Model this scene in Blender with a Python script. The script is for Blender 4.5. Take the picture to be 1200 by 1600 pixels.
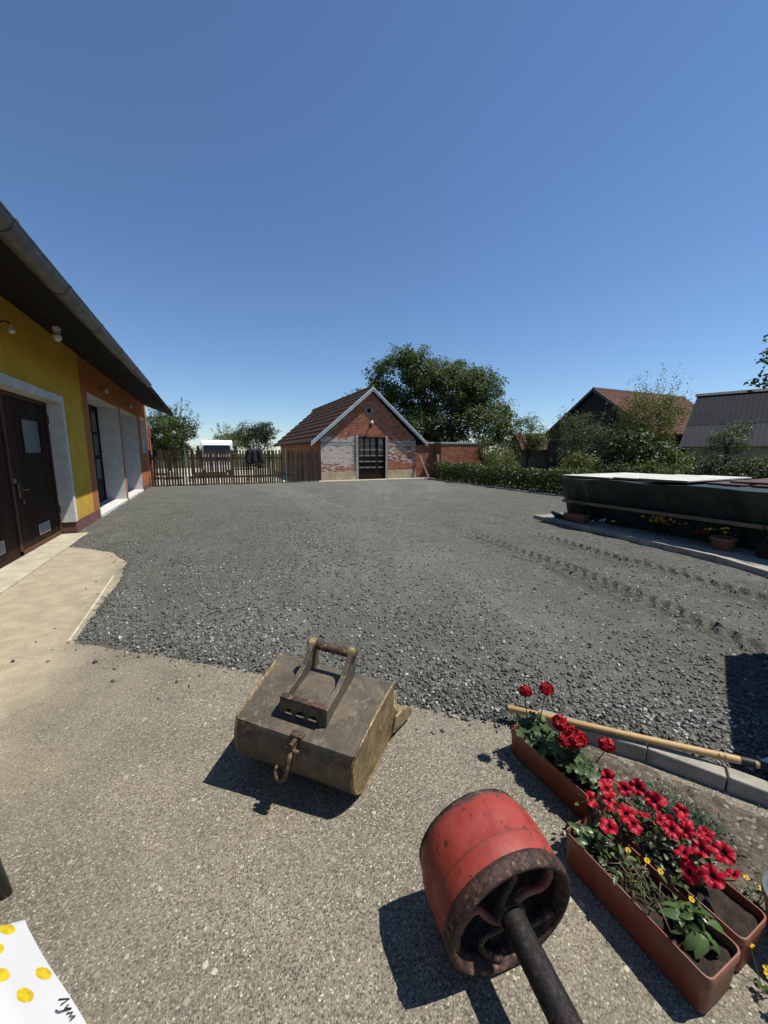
import bpy, math, random
import numpy as np
from mathutils import Matrix, Vector, noise as mnoise

for o in list(bpy.data.objects): bpy.data.objects.remove(o)
S = bpy.context.scene
C = S.collection
rnd = random.Random(7)
rng = np.random.default_rng(11)
R = math.radians

# ------------------------------------------------------------------ camera, sky, sun, exposure
cam = bpy.data.cameras.new('camera'); camo = bpy.data.objects.new('camera', cam); C.objects.link(camo)
cam.lens = 13.5; cam.sensor_width = 36; cam.sensor_fit = 'AUTO'; cam.clip_start = .05; cam.clip_end = 2000
camo.location = (0, 0, 1.65)
camo.rotation_euler = (R(90 - 8.81), 0, R(-24.7))
S.camera = camo

SUN_EL, SUN_AZ = 63.0, -25.0            # elevation; azimuth measured from +X towards +Y
w = bpy.data.worlds.new('World'); S.world = w; w.use_nodes = True
wn = w.node_tree
sky = wn.nodes.new('ShaderNodeTexSky'); sky.sky_type = 'NISHITA'; sky.sun_disc = False
sky.sun_elevation = R(SUN_EL); sky.sun_rotation = R(90 - SUN_AZ)
sky.altitude = 0; sky.air_density = 1.0; sky.dust_density = 0; sky.ozone_density = 8
bg = wn.nodes['Background']; bg.inputs[1].default_value = .095
wn.links.new(sky.outputs[0], bg.inputs[0])

sl = bpy.data.lights.new('sun', 'SUN'); sl.energy = 5.0; sl.angle = R(.53); sl.color = (1, .95, .87)
so = bpy.data.objects.new('sun', sl); C.objects.link(so)
sd = Vector((math.cos(R(SUN_EL)) * math.cos(R(SUN_AZ)), math.cos(R(SUN_EL)) * math.sin(R(SUN_AZ)), math.sin(R(SUN_EL))))
so.rotation_euler = sd.to_track_quat('Z', 'Y').to_euler(); so.location = sd * 60

S.view_settings.view_transform = 'Standard'; S.view_settings.look = 'None'
S.view_settings.gamma = 1; S.view_settings.exposure = .4; S.view_settings.use_curve_mapping = False
S.render.engine = 'CYCLES'

# ------------------------------------------------------------------ helpers: materials
def srgb(r, g, b):
    return tuple(((c / 255) / 12.92 if c / 255 < .04045 else ((c / 255 + .055) / 1.055) ** 2.4) for c in (r, g, b))

class Mt:
    """small node-graph builder"""
    def __init__(s, name, rough=.8, metal=0, spec=.3):
        s.m = bpy.data.materials.new(name); s.m.use_nodes = True
        s.t = s.m.node_tree; s.b = s.t.nodes['Principled BSDF']
        s.b.inputs['Roughness'].default_value = rough; s.b.inputs['Metallic'].default_value = metal
        s.b.inputs['Specular IOR Level'].default_value = spec
        s.pos = s.n('ShaderNodeNewGeometry').outputs['Position']; s.lastn = None
    def n(s, k, **kw):
        x = s.t.nodes.new(k)
        for a, b in kw.items(): setattr(x, a, b)
        return x
    def l(s, a, b): s.t.links.new(a, b)
    def val(s, x, sock):
        if isinstance(x, (int, float)): sock.default_value = x
        elif isinstance(x, tuple): sock.default_value = (*x, 1) if len(x) == 3 else x
        else: s.l(x, sock)
    def scaled(s, sc, src=None):
        v = s.n('ShaderNodeVectorMath', operation='MULTIPLY'); s.l(src or s.pos, v.inputs[0])
        v.inputs[1].default_value = sc if isinstance(sc, tuple) else (sc,) * 3
        return v.outputs[0]
    def noise(s, scale, detail=4, rough=.6, dist=0, src=None):
        x = s.n('ShaderNodeTexNoise'); s.l(s.scaled(scale, src), x.inputs['Vector']); x.inputs['Scale'].default_value = 1
        x.inputs['Detail'].default_value = detail; x.inputs['Roughness'].default_value = rough; x.inputs['Distortion'].default_value = dist
        return x.outputs['Fac']
    def vor(s, scale, feature='F1', src=None, rand=1):
        x = s.n('ShaderNodeTexVoronoi', feature=feature); s.l(s.scaled(scale, src), x.inputs['Vector']); x.inputs['Scale'].default_value = 1
        x.inputs['Randomness'].default_value = rand
        return x
    def ramp(s, fac, a, b, lo=0., hi=1.):
        x = s.n('ShaderNodeMapRange'); x.clamp = True; x.interpolation_type = 'SMOOTHSTEP'
        s.val(fac, x.inputs[0])
        for i, v in zip((1, 2, 3, 4), (a, b, lo, hi)): x.inputs[i].default_value = v
        return x.outputs[0]
    def math(s, op, a, b=0.):
        x = s.n('ShaderNodeMath', operation=op); s.val(a, x.inputs[0]); s.val(b, x.inputs[1]); return x.outputs[0]
    def mix(s, fac, a, b, blend='MIX'):
        x = s.n('ShaderNodeMix', data_type='RGBA', blend_type=blend); s.val(fac, x.inputs[0]); s.val(a, x.inputs[6]); s.val(b, x.inputs[7]); return x.outputs[2]
    def sep(s, src=None):
        x = s.n('ShaderNodeSeparateXYZ'); s.l(src or s.pos, x.inputs[0]); return x.outputs
    def attr(s, name):
        return s.n('ShaderNodeAttribute', attribute_name=name).outputs['Fac']
    def orand(s): return s.n('ShaderNodeObjectInfo').outputs['Random']
    def hsv(s, col, h=.5, sat=1., v=1.):
        x = s.n('ShaderNodeHueSaturation'); s.val(col, x.inputs['Color']); s.val(h, x.inputs[0]); s.val(sat, x.inputs[1]); s.val(v, x.inputs[2]); return x.outputs[0]
    def col(s, c): s.val(c, s.b.inputs['Base Color']); return s
    def rough(s, c): s.val(c, s.b.inputs['Roughness']); return s
    def bump(s, h, strength=.5, dist=.01):
        x = s.n('ShaderNodeBump'); s.l(h, x.inputs['Height']); x.inputs['Strength'].default_value = strength; x.inputs['Distance'].default_value = dist
        if s.lastn: s.l(s.lastn, x.inputs['Normal'])
        s.lastn = x.outputs[0]; s.l(s.lastn, s.b.inputs['Normal']); return s

MATS = {}
def simple(name, c, c2=None, scale=6, rough=.8, metal=0, spec=.3, bump=0, bscale=60, orand=0, lo=.35, hi=.7, stretch=None, bdist=.004):
    m = Mt(name, rough, metal, spec)
    sc = tuple(scale * q for q in stretch) if stretch else scale
    col = m.mix(m.ramp(m.noise(sc, 6, .65), lo, hi), c, c2 or tuple(x * .7 for x in c))
    fine = m.noise(bscale if not stretch else tuple(bscale * q for q in stretch), 4, .7)
    col = m.mix(.25, col, m.ramp(fine, .3, .7, .2, 1.), 'MULTIPLY')
    if orand: col = m.hsv(col, .5, 1., m.ramp(m.orand(), 0, 1, 1 - orand, 1 + orand))
    m.col(col)
    if bump: m.bump(fine, bump, bdist)
    MATS[name] = m.m
    return m.m

# ------------------------------------------------------------------ helpers: meshes
def mesh_np(name, V, F4=None, F3=None, mat=None, smooth=False, attrs=None):
    me = bpy.data.meshes.new(name)
    V = np.asarray(V, np.float32); n4 = 0 if F4 is None else len(F4); n3 = 0 if F3 is None else len(F3)
    me.vertices.add(len(V)); me.vertices.foreach_set('co', V.ravel())
    loops = []
    if n4: loops.append(np.asarray(F4, np.int32).ravel())
    if n3: loops.append(np.asarray(F3, np.int32).ravel())
    lp = np.concatenate(loops); me.loops.add(len(lp)); me.loops.foreach_set('vertex_index', lp)
    st = np.concatenate([np.arange(n4) * 4, n4 * 4 + np.arange(n3) * 3]).astype(np.int32)
    me.polygons.add(n4 + n3); me.polygons.foreach_set('loop_start', st)
    if smooth: me.polygons.foreach_set('use_smooth', np.ones(n4 + n3, bool))
    me.update(calc_edges=True); me.validate()
    for k, a in (attrs or {}).items():
        at = me.attributes.new(k, 'FLOAT', 'POINT'); at.data.foreach_set('value', np.asarray(a, np.float32))
    if mat: me.materials.append(mat)
    return me

def link(name, me, parent=None, loc=None):
    o = bpy.data.objects.new(name, me); C.objects.link(o)
    if parent: o.parent = parent
    if loc is not None: o.location = loc
    return o

def tag(o, label=None, cat=None, group=None, kind=None):
    if label: o['label'] = label
    if cat: o['category'] = cat
    if group: o['group'] = group
    if kind: o['kind'] = kind
    return o

def thing(name, label, cat, loc=(0, 0, 0), rz=0, group=None):
    o = bpy.data.objects.new(name, None); C.objects.link(o); o.location = loc; o.rotation_euler = (0, 0, rz)
    o.empty_display_size = .2
    return tag(o, label, cat, group)

class MB:
    """collects shapes; build() links them as one mesh object. Coordinates are local to the parent."""
    def __init__(s): s.v = []; s.f = []; s.a = []
    def add(s, vs, fs, M=None, a=0.):
        o = len(s.v)
        for p in vs: s.v.append(tuple(M @ Vector(p)) if M is not None else tuple(p)); s.a.append(a)
        for f in fs: s.f.append(tuple(i + o for i in f))
        return s
    def box(s, x0, x1, y0, y1, z0, z1, M=None, a=0.):
        vs = [(x, y, z) for z in (z0, z1) for y in (y0, y1) for x in (x0, x1)]
        return s.add(vs, [(0, 2, 3, 1), (4, 5, 7, 6), (0, 1, 5, 4), (2, 6, 7, 3), (0, 4, 6, 2), (1, 3, 7, 5)], M, a)
    def bar(s, p, q, w, h, up=(0, 0, 1), a=0.):
        p, q = Vector(p), Vector(q); d = (q - p); L = d.length; d.normalize()
        u = Vector(up); r = d.cross(u)
        if r.length < 1e-4: r = d.cross(Vector((1, 0, 0)))
        r.normalize(); u = r.cross(d)
        M = Matrix((( *r,), (*d,), (*u,))).transposed().to_4x4(); M.translation = p
        return s.box(-w / 2, w / 2, 0, L, -h / 2, h / 2, M, a)
    def tube(s, pts, rad, n=10, caps=True, a=0.):
        pts = [Vector(p) for p in pts]; rs = rad if isinstance(rad, (list, tuple)) else [rad] * len(pts)
        vs, fs = [], []; prev = None
        for i, p in enumerate(pts):
            d = (pts[min(i + 1, len(pts) - 1)] - pts[max(i - 1, 0)]).normalized()
            if prev is None:
                r = d.cross(Vector((0, 0, 1)));
                if r.length < .05: r = d.cross(Vector((1, 0, 0)))
            else: r = prev - d * prev.dot(d)
            r.normalize(); prev = r; u = r.cross(d)
            for k in range(n):
                t = 2 * math.pi * k / n; vs.append(p + (r * math.cos(t) + u * math.sin(t)) * rs[i])
        for i in range(len(pts) - 1):
            for k in range(n): fs.append((i * n + k, i * n + (k + 1) % n, (i + 1) * n + (k + 1) % n, (i + 1) * n + k))
        if caps: fs.append(tuple(range(n - 1, -1, -1))); fs.append(tuple(range((len(pts) - 1) * n, len(pts) * n)))
        return s.add(vs, fs, None, a)
    def lathe(s, prof, n=32, M=None, close=False, arc=None):
        vs, fs = [], []; m = len(prof)
        for k in range(n):
            t = 2 * math.pi * k / n
            for r, z in prof: vs.append((r * math.cos(t), r * math.sin(t), z))
        for k in range(n):
            k2 = (k + 1) % n
            for i in range(m if close else m - 1):
                j = (i + 1) % m; fs.append((k * m + i, k2 * m + i, k2 * m + j, k * m + j))
        return s.add(vs, fs, M)
    def prism(s, poly, h0, h1, M=None, a=0.):
        n = len(poly); vs = [(x, y, h0) for x, y in poly] + [(x, y, h1) for x, y in poly]
        fs = [tuple(range(n - 1, -1, -1)), tuple(range(n, 2 * n))] + [(i, (i + 1) % n, (i + 1) % n + n, i + n) for i in range(n)]
        return s.add(vs, fs, M, a)
    def mesh(s, name, mat, smooth=False, attr=None):
        me = bpy.data.meshes.new(name); me.from_pydata([tuple(v) for v in s.v], [], s.f); me.update()
        if mat: me.materials.append(mat)
        if attr: at = me.attributes.new(attr, 'FLOAT', 'POINT'); at.data.foreach_set('value', np.array(s.a, np.float32))
        if smooth: me.polygons.foreach_set('use_smooth', [True] * len(me.polygons))
        return me
    def build(s, name, mat, parent=None, smooth=False, bevel=0, attr=None, loc=None, seg=2, auto=None):
        o = link(name, s.mesh(name, mat, smooth or auto is not None, attr), parent, loc)
        if auto is not None: o.data.set_sharp_from_angle(angle=R(auto))
        if bevel:
            b = o.modifiers.new('bevel', 'BEVEL'); b.width = bevel; b.segments = seg; b.limit_method = 'ANGLE'; b.angle_limit = R(35)
        return o

def B(x0, x1, y0, y1, z0, z1): return MB().box(x0, x1, y0, y1, z0, z1)
def AX(o, ex, ey, ez):
    M = Matrix((ex, ey, ez)).transposed().to_4x4(); M.translation = Vector(o); return M

# value noise in numpy, for height fields
def vnoise(x, y, seed=0):
    xi, yi = np.floor(x).astype(np.int64), np.floor(y).astype(np.int64); fx, fy = x - xi, y - yi
    fx, fy = fx * fx * (3 - 2 * fx), fy * fy * (3 - 2 * fy)
    def hsh(a, b):
        n = (a * 374761393 + b * 668265263 + seed * 1442695041) & 0xffffffff
        n = ((n ^ (n >> 13)) * 1274126177) & 0xffffffff
        return ((n ^ (n >> 16)) & 0xffff) / 65535.
    return (hsh(xi, yi) * (1 - fx) + hsh(xi + 1, yi) * fx) * (1 - fy) + (hsh(xi, yi + 1) * (1 - fx) + hsh(xi + 1, yi + 1) * fx) * fy
def fbm(x, y, seed=0, o=4):
    r = 0; a = .5; t = 0
    for i in range(o): r = r + a * vnoise(x * 2 ** i, y * 2 ** i, seed + i); t += a; a *= .5
    return r / t
def sstep(a, b, x): t = np.clip((x - a) / (b - a), 0, 1); return t * t * (3 - 2 * t)

# ------------------------------------------------------------------ materials of the setting
def mat_gravel():
    m = Mt('gravel', .95, 0, .15)
    co = m.attr('coarse')
    v = m.vor(55); v2 = m.vor(130)
    cell = m.sep(v.outputs['Color'])[0]; cell2 = m.sep(v2.outputs['Color'])[1]
    big = m.noise(.9, 5, .6)
    fines = m.mix(m.ramp(m.noise(7, 6, .7), .3, .7), (.066, .068, .054), (.110, .112, .093))
    stones = m.mix(m.ramp(cell, .1, .95), (.046, .047, .040), (.185, .183, .166))
    grit = m.mix(m.ramp(cell2, .2, 1), (.040, .041, .034), (.172, .170, .148))
    c = m.mix(.45, fines, grit)
    c = m.mix(m.ramp(m.math('ADD', co, m.math('MULTIPLY', m.noise(18, 4, .7), .5)), .45, .95), c, stones)
    c = m.mix(m.ramp(big, .4, .75), c, m.mix(.4, c, (.13, .128, .117)))
    c = m.mix(m.math('MULTIPLY', m.attr('dust'), .5), c, m.mix(.45, m.mix(.6, stones, (.30, .30, .28)), grit))
    m.col(c)
    vb = m.vor(24); vc = m.sep(vb.outputs['Color']); spk = m.math('MULTIPLY', m.ramp(vb.outputs['Distance'], .36, .26), m.ramp(m.math('ADD', vc[0], m.math('MULTIPLY', m.noise(1.7, 4, .7), .35)), .98, 1.03))
    c = m.mix(m.math('MULTIPLY', spk, .85), c, m.mix(vc[1], (.16, .16, .145), (.36, .355, .33)))
    pat = m.noise((1.6, .8, 1), 6, .7, 1.0); c = m.mix(m.ramp(pat, .50, .66, 0, .55), c, m.mix(.5, c, (.05, .052, .042))); c = m.mix(m.ramp(m.noise((.9, 2.2, 1), 6, .75, .8), .54, .70, 0, .5), c, m.mix(.5, c, (.22, .218, .20)))
    m.col(c)
    m.bump(spk, .6, .012)
    m.bump(m.noise(5, 6, .8), .7, .05)
    m.bump(m.math('SUBTRACT', 1., v.outputs['Distance']), .5, .012)
    m.bump(m.math('SUBTRACT', 1., v2.outputs['Distance']), .6, .006)
    m.bump(m.noise(300, 3, .7), .5, .002)
    return m.m
def mat_concrete():
    m = Mt('washed_concrete', .9, 0, .2)
    x, y, z = m.sep()
    v = m.vor(135); v2 = m.vor(290)
    cs = m.sep(v.outputs['Color'])
    d = v.outputs['Distance']
    base = m.mix(m.ramp(m.noise(2.2, 6, .65), .3, .72), (.208, .186, .142), (.138, .125, .099))
    dust = m.mix(m.ramp(m.noise(1.0, 5, .6, .4), .38, .68), base, (.245, .215, .157))
    peb = m.mix(m.ramp(cs[0], .15, .95), (.070, .063, .052), (.36, .33, .26))
    peb = m.mix(m.ramp(cs[1], .955, .975), peb, (.58, .54, .44))
    peb = m.mix(m.ramp(cs[2], .97, .98), peb, (.16, .11, .08))
    near = m.ramp(m.noise(.7, 4, .6), .25, .6, .45, .95)
    # smoother, sandier by the garage
    side = m.ramp(m.math('ADD', x, m.math('MULTIPLY', m.noise(1.3, 4, .6), .9)), -1.3, .3)
    msk = m.math('MULTIPLY', m.ramp(d, .62, .40), m.math('MULTIPLY', near, m.math('ADD', .35, m.math('MULTIPLY', side, .65))))
    c = m.mix(msk, dust, peb)
    g = m.mix(m.ramp(m.sep(v2.outputs['Color'])[0], .3, 1), (.5, .5, .5), (1.25, 1.22, 1.15))
    c = m.mix(.55, c, g, 'MULTIPLY')
    # stains, small dark marks
    st = m.ramp(m.noise((1.8, 3.1, 1), 7, .7, 1.2), .60, .74)
    c = m.mix(m.math('MULTIPLY', st, .35), c, (.06, .055, .045))
    spots = m.ramp(m.vor(7).outputs['Distance'], .045, .03)
    c = m.mix(m.math('MULTIPLY', spots, .6), c, (.04, .035, .03))
    # sandy edge towards the garage door
    c = m.mix(m.math('MULTIPLY', m.ramp(side, .55, .05), .62), c, m.mix(.5, m.mix(m.ramp(m.noise(5, 6, .7), .3, .7), (.50, .43, .30), (.33, .285, .20)), m.ramp(m.math('ADD', m.noise(90, 5, .85), m.math('MULTIPLY', m.sep(v2.outputs['Color'])[2], .3)), .35, .85, .25, 1.4), 'MULTIPLY'))
    bigp = m.vor(38); bs = m.sep(bigp.outputs['Color']); c = m.mix(m.math('MULTIPLY', m.math('MULTIPLY', m.ramp(bigp.outputs['Distance'], .40, .32), m.ramp(bs[0], .96, .97)), m.math('MULTIPLY', side, .75)), c, m.mix(bs[1], (.50, .46, .36), (.12, .105, .085)))
    m.col(c)
    m.bump(m.math('SUBTRACT', 1., d), .55, .004)
    m.bump(m.math('SUBTRACT', 1., v2.outputs['Distance']), .45, .003)
    return m.m
def mat_ground():
    m = Mt('grass_ground', .95, 0, .1)
    c = m.mix(m.ramp(m.noise(.35, 6, .65), .35, .65), (.035, .05, .016), (.085, .08, .035))
    m.col(m.mix(.5, c, m.ramp(m.noise(22, 4, .7), .2, .8, .3, 1.5), 'MULTIPLY')); m.bump(m.noise(30, 4), .8, .05)
    return m.m
def mat_soil():
    m = Mt('soil', .98, 0, .1)
    c = m.mix(m.ramp(m.noise(14, 6, .7), .3, .7), (.075, .06, .042), (.16, .135, .10))
    v = m.vor(70); c = m.mix(m.ramp(m.sep(v.outputs['Color'])[0], .9, .95), c, (.26, .24, .2))
    m.col(c); m.bump(m.noise(45, 5, .7), 1, .02); m.bump(m.math('SUBTRACT', 1., v.outputs['Distance']), .5, .008)
    return m.m
G_GRAVEL, G_CONC, G_GROUND, G_SOIL = mat_gravel(), mat_concrete(), mat_ground(), mat_soil()

# ------------------------------------------------------------------ ground sheets
tag(B(-300, 300, -200, 500, -.6, -.08).build('ground', G_GROUND), 'dark green grassy ground around the yard', 'ground', kind='structure')
pale = simple('pale_dirt', (.50, .45, .34), (.36, .33, .26), 1.5, .95, bump=.6, bscale=30)
tag(B(-9, 5.4, 21.6, 47, -.07, -.03).build('dirt_yard', pale), 'pale dry dirt yard behind the picket fence', 'ground', kind='structure')

EDGE = [(-2.35, 8.25), (-2.0, 7.95), (-1.55, 7.45), (-1.28, 6.75), (-1.2, 6.0), (-1.185, 5.0), (-1.17, 4.0), (-.6, 3.52), (.236, 2.79), (1.034, 2.05), (1.62, 1.56), (2.0, 1.30)]
# concrete pad: the sheet reaches under the gravel edge
tag(MB().prism([(-2.75, -6), (6.5, -6), (6.5, .05), (2.05, 1.12), (1.9, 1.55), (1.2, 2.2), (.3, 3.0), (-1.0, 4.2), (-1.0, 8.4), (-2.75, 8.6)], -.07, 0).build('concrete_pad', G_CONC),
    'worn washed concrete pad in the foreground', 'pad', kind='structure')

tag(MB().bar((-1.215, 6.0, .004), (-1.195, 4.95, .004), .022, .05).bar((-1.195, 4.94, .004), (-1.185, 4.0, .004), .02, .05).build('pad_edge', simple('pale_concrete_lip', (.55, .50, .38), (.40, .35, .26), 12, .9, bump=.6), bpy.data.objects['concrete_pad']), kind=None)
def edge_dist(x, y):
    """signed distance to the gravel edge polyline, positive on the gravel side"""
    P = EDGE + [(2.42, .72), (3.2, -.4), (5, -3)]
    best = np.full(x.shape, 1e9); sg = np.ones(x.shape)
    for (ax, ay), (bx, by) in zip(P[:-1], P[1:]):
        dx, dy = bx - ax, by - ay; L = dx * dx + dy * dy
        t = np.clip(((x - ax) * dx + (y - ay) * dy) / L, 0, 1)
        d = np.hypot(x - ax - t * dx, y - ay - t * dy); side = dx * (y - ay) - dy * (x - ax)
        u = d < best - 1e-9; best = np.where(u, d, best); sg = np.where(u, np.sign(side), sg)
    return best * sg
def coarse_mask(x, y):
    m = fbm(x * .55 + 3, y * .35 + 9, 5, 4)
    near = sstep(.7, .05, edge_dist(x, y)) * .40
    band = np.exp(-((x - .9 - .12 * y) ** 2) / 1.6) * sstep(14, 7, y) * .25
    return np.clip(sstep(.45, .70, m) * .55 + near + band, 0, 1) * (.35 + .65 * fbm(x * 2.1, y * 2.1, 44, 3) * 1.6) * (1 - .8 * sstep(3.3, 4.2, x) * sstep(6.8, 6.2, x))
def dust_mask(x, y):
    # pale dusty wheel sweeps between the middle of the yard and the brick house
    out = np.zeros(x.shape)
    for pts, wd in (([(2.2, 4.2), (3.3, 7.5), (5.0, 11.5), (7.0, 16), (9.0, 21.5)], .75), ([(3.3, 7.5), (3.2, 11), (3.0, 16), (2.6, 21.5)], .5), ([(3.6, 6.8), (5.8, 10.5), (8.6, 14), (11.5, 19)], .5), ([(.6, 3.6), (1.6, 5.5), (3.2, 7.5)], .45), ([(2.6, 2.0), (2.9, 4.0), (3.3, 7.5)], .4)):
        P = np.array(pts); best = np.full(x.shape, 99.); lat = np.zeros(x.shape)
        for a, b in zip(P[:-1], P[1:]):
            v = b - a; L = v @ v; t = np.clip(((x - a[0]) * v[0] + (y - a[1]) * v[1]) / L, 0, 1); ex, ey = x - a[0] - t * v[0], y - a[1] - t * v[1]; q = np.hypot(ex, ey)
            u = q < best; best = np.where(u, q, best); lat = np.where(u, np.sign(v[0] * ey - v[1] * ex) * q, lat)
        st = .45 + .55 * sstep(.35, .6, fbm(lat * 5 + 20, y * .25, 17, 2))
        wd = wd * (1 + y * .045); out = np.maximum(out, np.exp(-(best / wd) ** 2) * st * (.4 + .9 * fbm(x * 1.2, y * 1.2, 9, 3)))
    return np.clip(out + .35 * sstep(9, 20, y), 0, 1)
TR = []
def build_tracks():
    # sampled from the photograph's two wheel tracks, on the ground plane
    for pts in ([(4.72, 7.2), (4.675, 5.958), (4.584, 4.81), (4.574, 3.884), (4.439, 3.12), (4.315, 2.523), (4.19, 2.067), (4.145, 1.826), (4.023, 1.323), (3.85, .6)], [(5.9, 6.4), (5.821, 5.127), (5.758, 4.269), (5.678, 3.106), (5.62, 2.559), (5.497, 1.879), (5.3, 1.1)]):
        P = np.array(pts); d = np.r_[0, np.cumsum(np.hypot(*np.diff(P, axis=0).T))]; TR.append((P, d))
build_tracks()
def track_h(x, y):
    h = np.zeros(x.shape)
    for P, d in TR:
        best = np.full(x.shape, 9.); s = np.zeros(x.shape); lat = np.zeros(x.shape)
        for i in range(len(P) - 1):
            a, b = P[i], P[i + 1]; v = b - a; L = v @ v
            t = np.clip(((x - a[0]) * v[0] + (y - a[1]) * v[1]) / L, 0, 1)
            ex, ey = x - a[0] - t * v[0], y - a[1] - t * v[1]; q = np.hypot(ex, ey)
            u = q < best; best = np.where(u, q, best); s = np.where(u, d[i] + t * math.sqrt(L), s)
            lat = np.where(u, np.sign(v[0] * ey - v[1] * ex) * q, lat)
        wv = .15
        inside = sstep(wv + .03, wv - .03, best)
        ph = (s + np.abs(lat) * .75) / .17
        cleat = np.clip(np.sin(ph * 2 * np.pi + (lat > 0) * 2.6) * 1.6, -1, 1)
        rim = np.exp(-((best - wv - .05) / .045) ** 2) * .018
        fade = np.clip(.45 + .8 * fbm(s * .6, s * 0, 3, 2), .3, 1) * sstep(0, 1.8, s)
        h += fade * (inside * (-.018 + cleat * .055) + rim * 1.9)
    return h
def gravel_h(x, y):
    e = edge_dist(x, y)
    ragged = (fbm(x * 5, y * 5, 31, 3) - .5) * .07
    lift = sstep(-.03, .16, e + ragged) * .05 - .02
    h = lift + (fbm(x * .5, y * .5, 1, 3) - .5) * .05 + (fbm(x * 3, y * 3, 7, 4) - .5) * .030 * sstep(0, .6, e)
    h += (fbm(x * 14, y * 14, 12, 3) - .5) * .007
    h += track_h(x, y)
    # fingers of stones pushed by the blade
    h += sstep(.1, .5, e) * (np.sin((x * .9 + y * 1.6) * 3.1 + 4 * fbm(x, y, 21, 2)) * .006)
    return np.where(e < -.25, -.05, h)
def steps(a, segs):
    r = [a]
    for end, st in segs:
        while r[-1] < end - 1e-6: r.append(min(r[-1] + st, end))
    return np.array(r)
gx = steps(-2.48, [(4.2, .03), (6.4, .03), (8.3, .07), (13.2, .12)]); gy = steps(-1.2, [(0.2, .08), (7.5, .03), (11, .05), (22.2, .10)])
XX, YY = np.meshgrid(gx, gy, indexing='ij')
ZZ = gravel_h(XX, YY); nx, ny = XX.shape
idx = np.arange(nx * ny).reshape(nx, ny)
q = np.stack([idx[:-1, :-1], idx[1:, :-1], idx[1:, 1:], idx[:-1, 1:]], -1).reshape(-1, 4)
ed = edge_dist(XX, YY); keep = (ed > -.2); kq = (keep[:-1, :-1] & keep[1:, 1:]).ravel()
q = q[kq]
used = np.unique(q); remap = np.full(nx * ny, -1); remap[used] = np.arange(len(used))
V = np.stack([XX, YY, ZZ], -1).reshape(-1, 3)[used]
tag(link('gravel_yard', mesh_np('gravel_yard', V, remap[q], mat=G_GRAVEL, smooth=True, attrs={'coarse': coarse_mask(V[:, 0], V[:, 1]), 'dust': dust_mask(V[:, 0], V[:, 1])})),
    'grey crushed stone yard with tyre tracks', 'gravel', kind='structure')

# loose stones
def stone_field(N, seed):
    g = np.random.default_rng(seed)
    # distance-weighted candidates around the near yard
    dd = 1.6 + 13 * g.random(N) ** 1.7; an = g.uniform(-1.1, .9, N)
    x = dd * np.sin(an + R(24.7)); y = dd * np.cos(an + R(24.7))
    cm = coarse_mask(x, y); e = edge_dist(x, y)
    ok = (e > -.02 + .05 * g.random(N)) & (x > -2.4) & (x < 7.0) & (g.random(N) < (.12 + .88 * cm))
    ok |= (e > -.5 * g.random(N) ** 3) & (e < .02) & (g.random(N) < .045) & (x > -2.2)
    x, y = x[ok], y[ok]; n = len(x)
    e = edge_dist(x, y)
    z = np.where(e < 0.0, .0, gravel_h(x, y))
    sz = .0026 + .0125 * g.random(n) ** 5 + .0015 * cm[ok] * g.random(n)
    cube = np.array([(-1, -1, -1), (1, -1, -1), (1, 1, -1), (-1, 1, -1), (-1, -1, 1), (1, -1, 1), (1, 1, 1), (-1, 1, 1)], float)
    Vs = cube[None] * g.uniform(.35, 1.05, (n, 8, 3)) * (sz[:, None] * g.uniform(.6, 1.35, (n, 3)))[:, None, :]
    Vs[..., 2] *= .75
    ax = g.normal(size=(n, 3)); ax /= np.linalg.norm(ax, axis=1, keepdims=True); th = g.uniform(0, 6.28, n); 
    K = np.zeros((n, 3, 3)); K[:, 0, 1] = -ax[:, 2]; K[:, 0, 2] = ax[:, 1]; K[:, 1, 0] = ax[:, 2]; K[:, 1, 2] = -ax[:, 0]; K[:, 2, 0] = -ax[:, 1]; K[:, 2, 1] = ax[:, 0]
    Rm = np.eye(3) + np.sin(th)[:, None, None] * K + (1 - np.cos(th))[:, None, None] * (K @ K)
    Vs = np.einsum('nij,nkj->nki', Rm, Vs)
    Vs += np.stack([x, y, z + sz * .35], -1)[:, None, :]
    f = np.array([(0, 3, 2, 1), (4, 5, 6, 7), (0, 1, 5, 4), (1, 2, 6, 5), (2, 3, 7, 6), (3, 0, 4, 7)])
    F = (f[None] + (np.arange(n) * 8)[:, None, None]).reshape(-1, 4)
    return Vs.reshape(-1, 3), F, np.repeat(g.random(n), 8)
m = Mt('crushed_stone', .62, 0, .45)
rv = m.attr('rnd')
c = m.mix(m.ramp(rv, .0, .9), (.040, .041, .036), (.155, .153, .136)); c = m.mix(m.ramp(rv, .90, .96), c, (.38, .375, .35))
m.col(m.mix(.3, c, m.ramp(m.noise(160, 3, .7), .3, .7, .4, 1.3), 'MULTIPLY')); G_STONE = m.m
V, F, A = stone_field(420000, 3)
tag(link('gravel_stones', mesh_np('gravel_stones', V, F, mat=G_STONE, attrs={'rnd': A})), 'loose grey crushed stones scattered over the gravel yard', 'gravel', kind='stuff')

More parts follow.
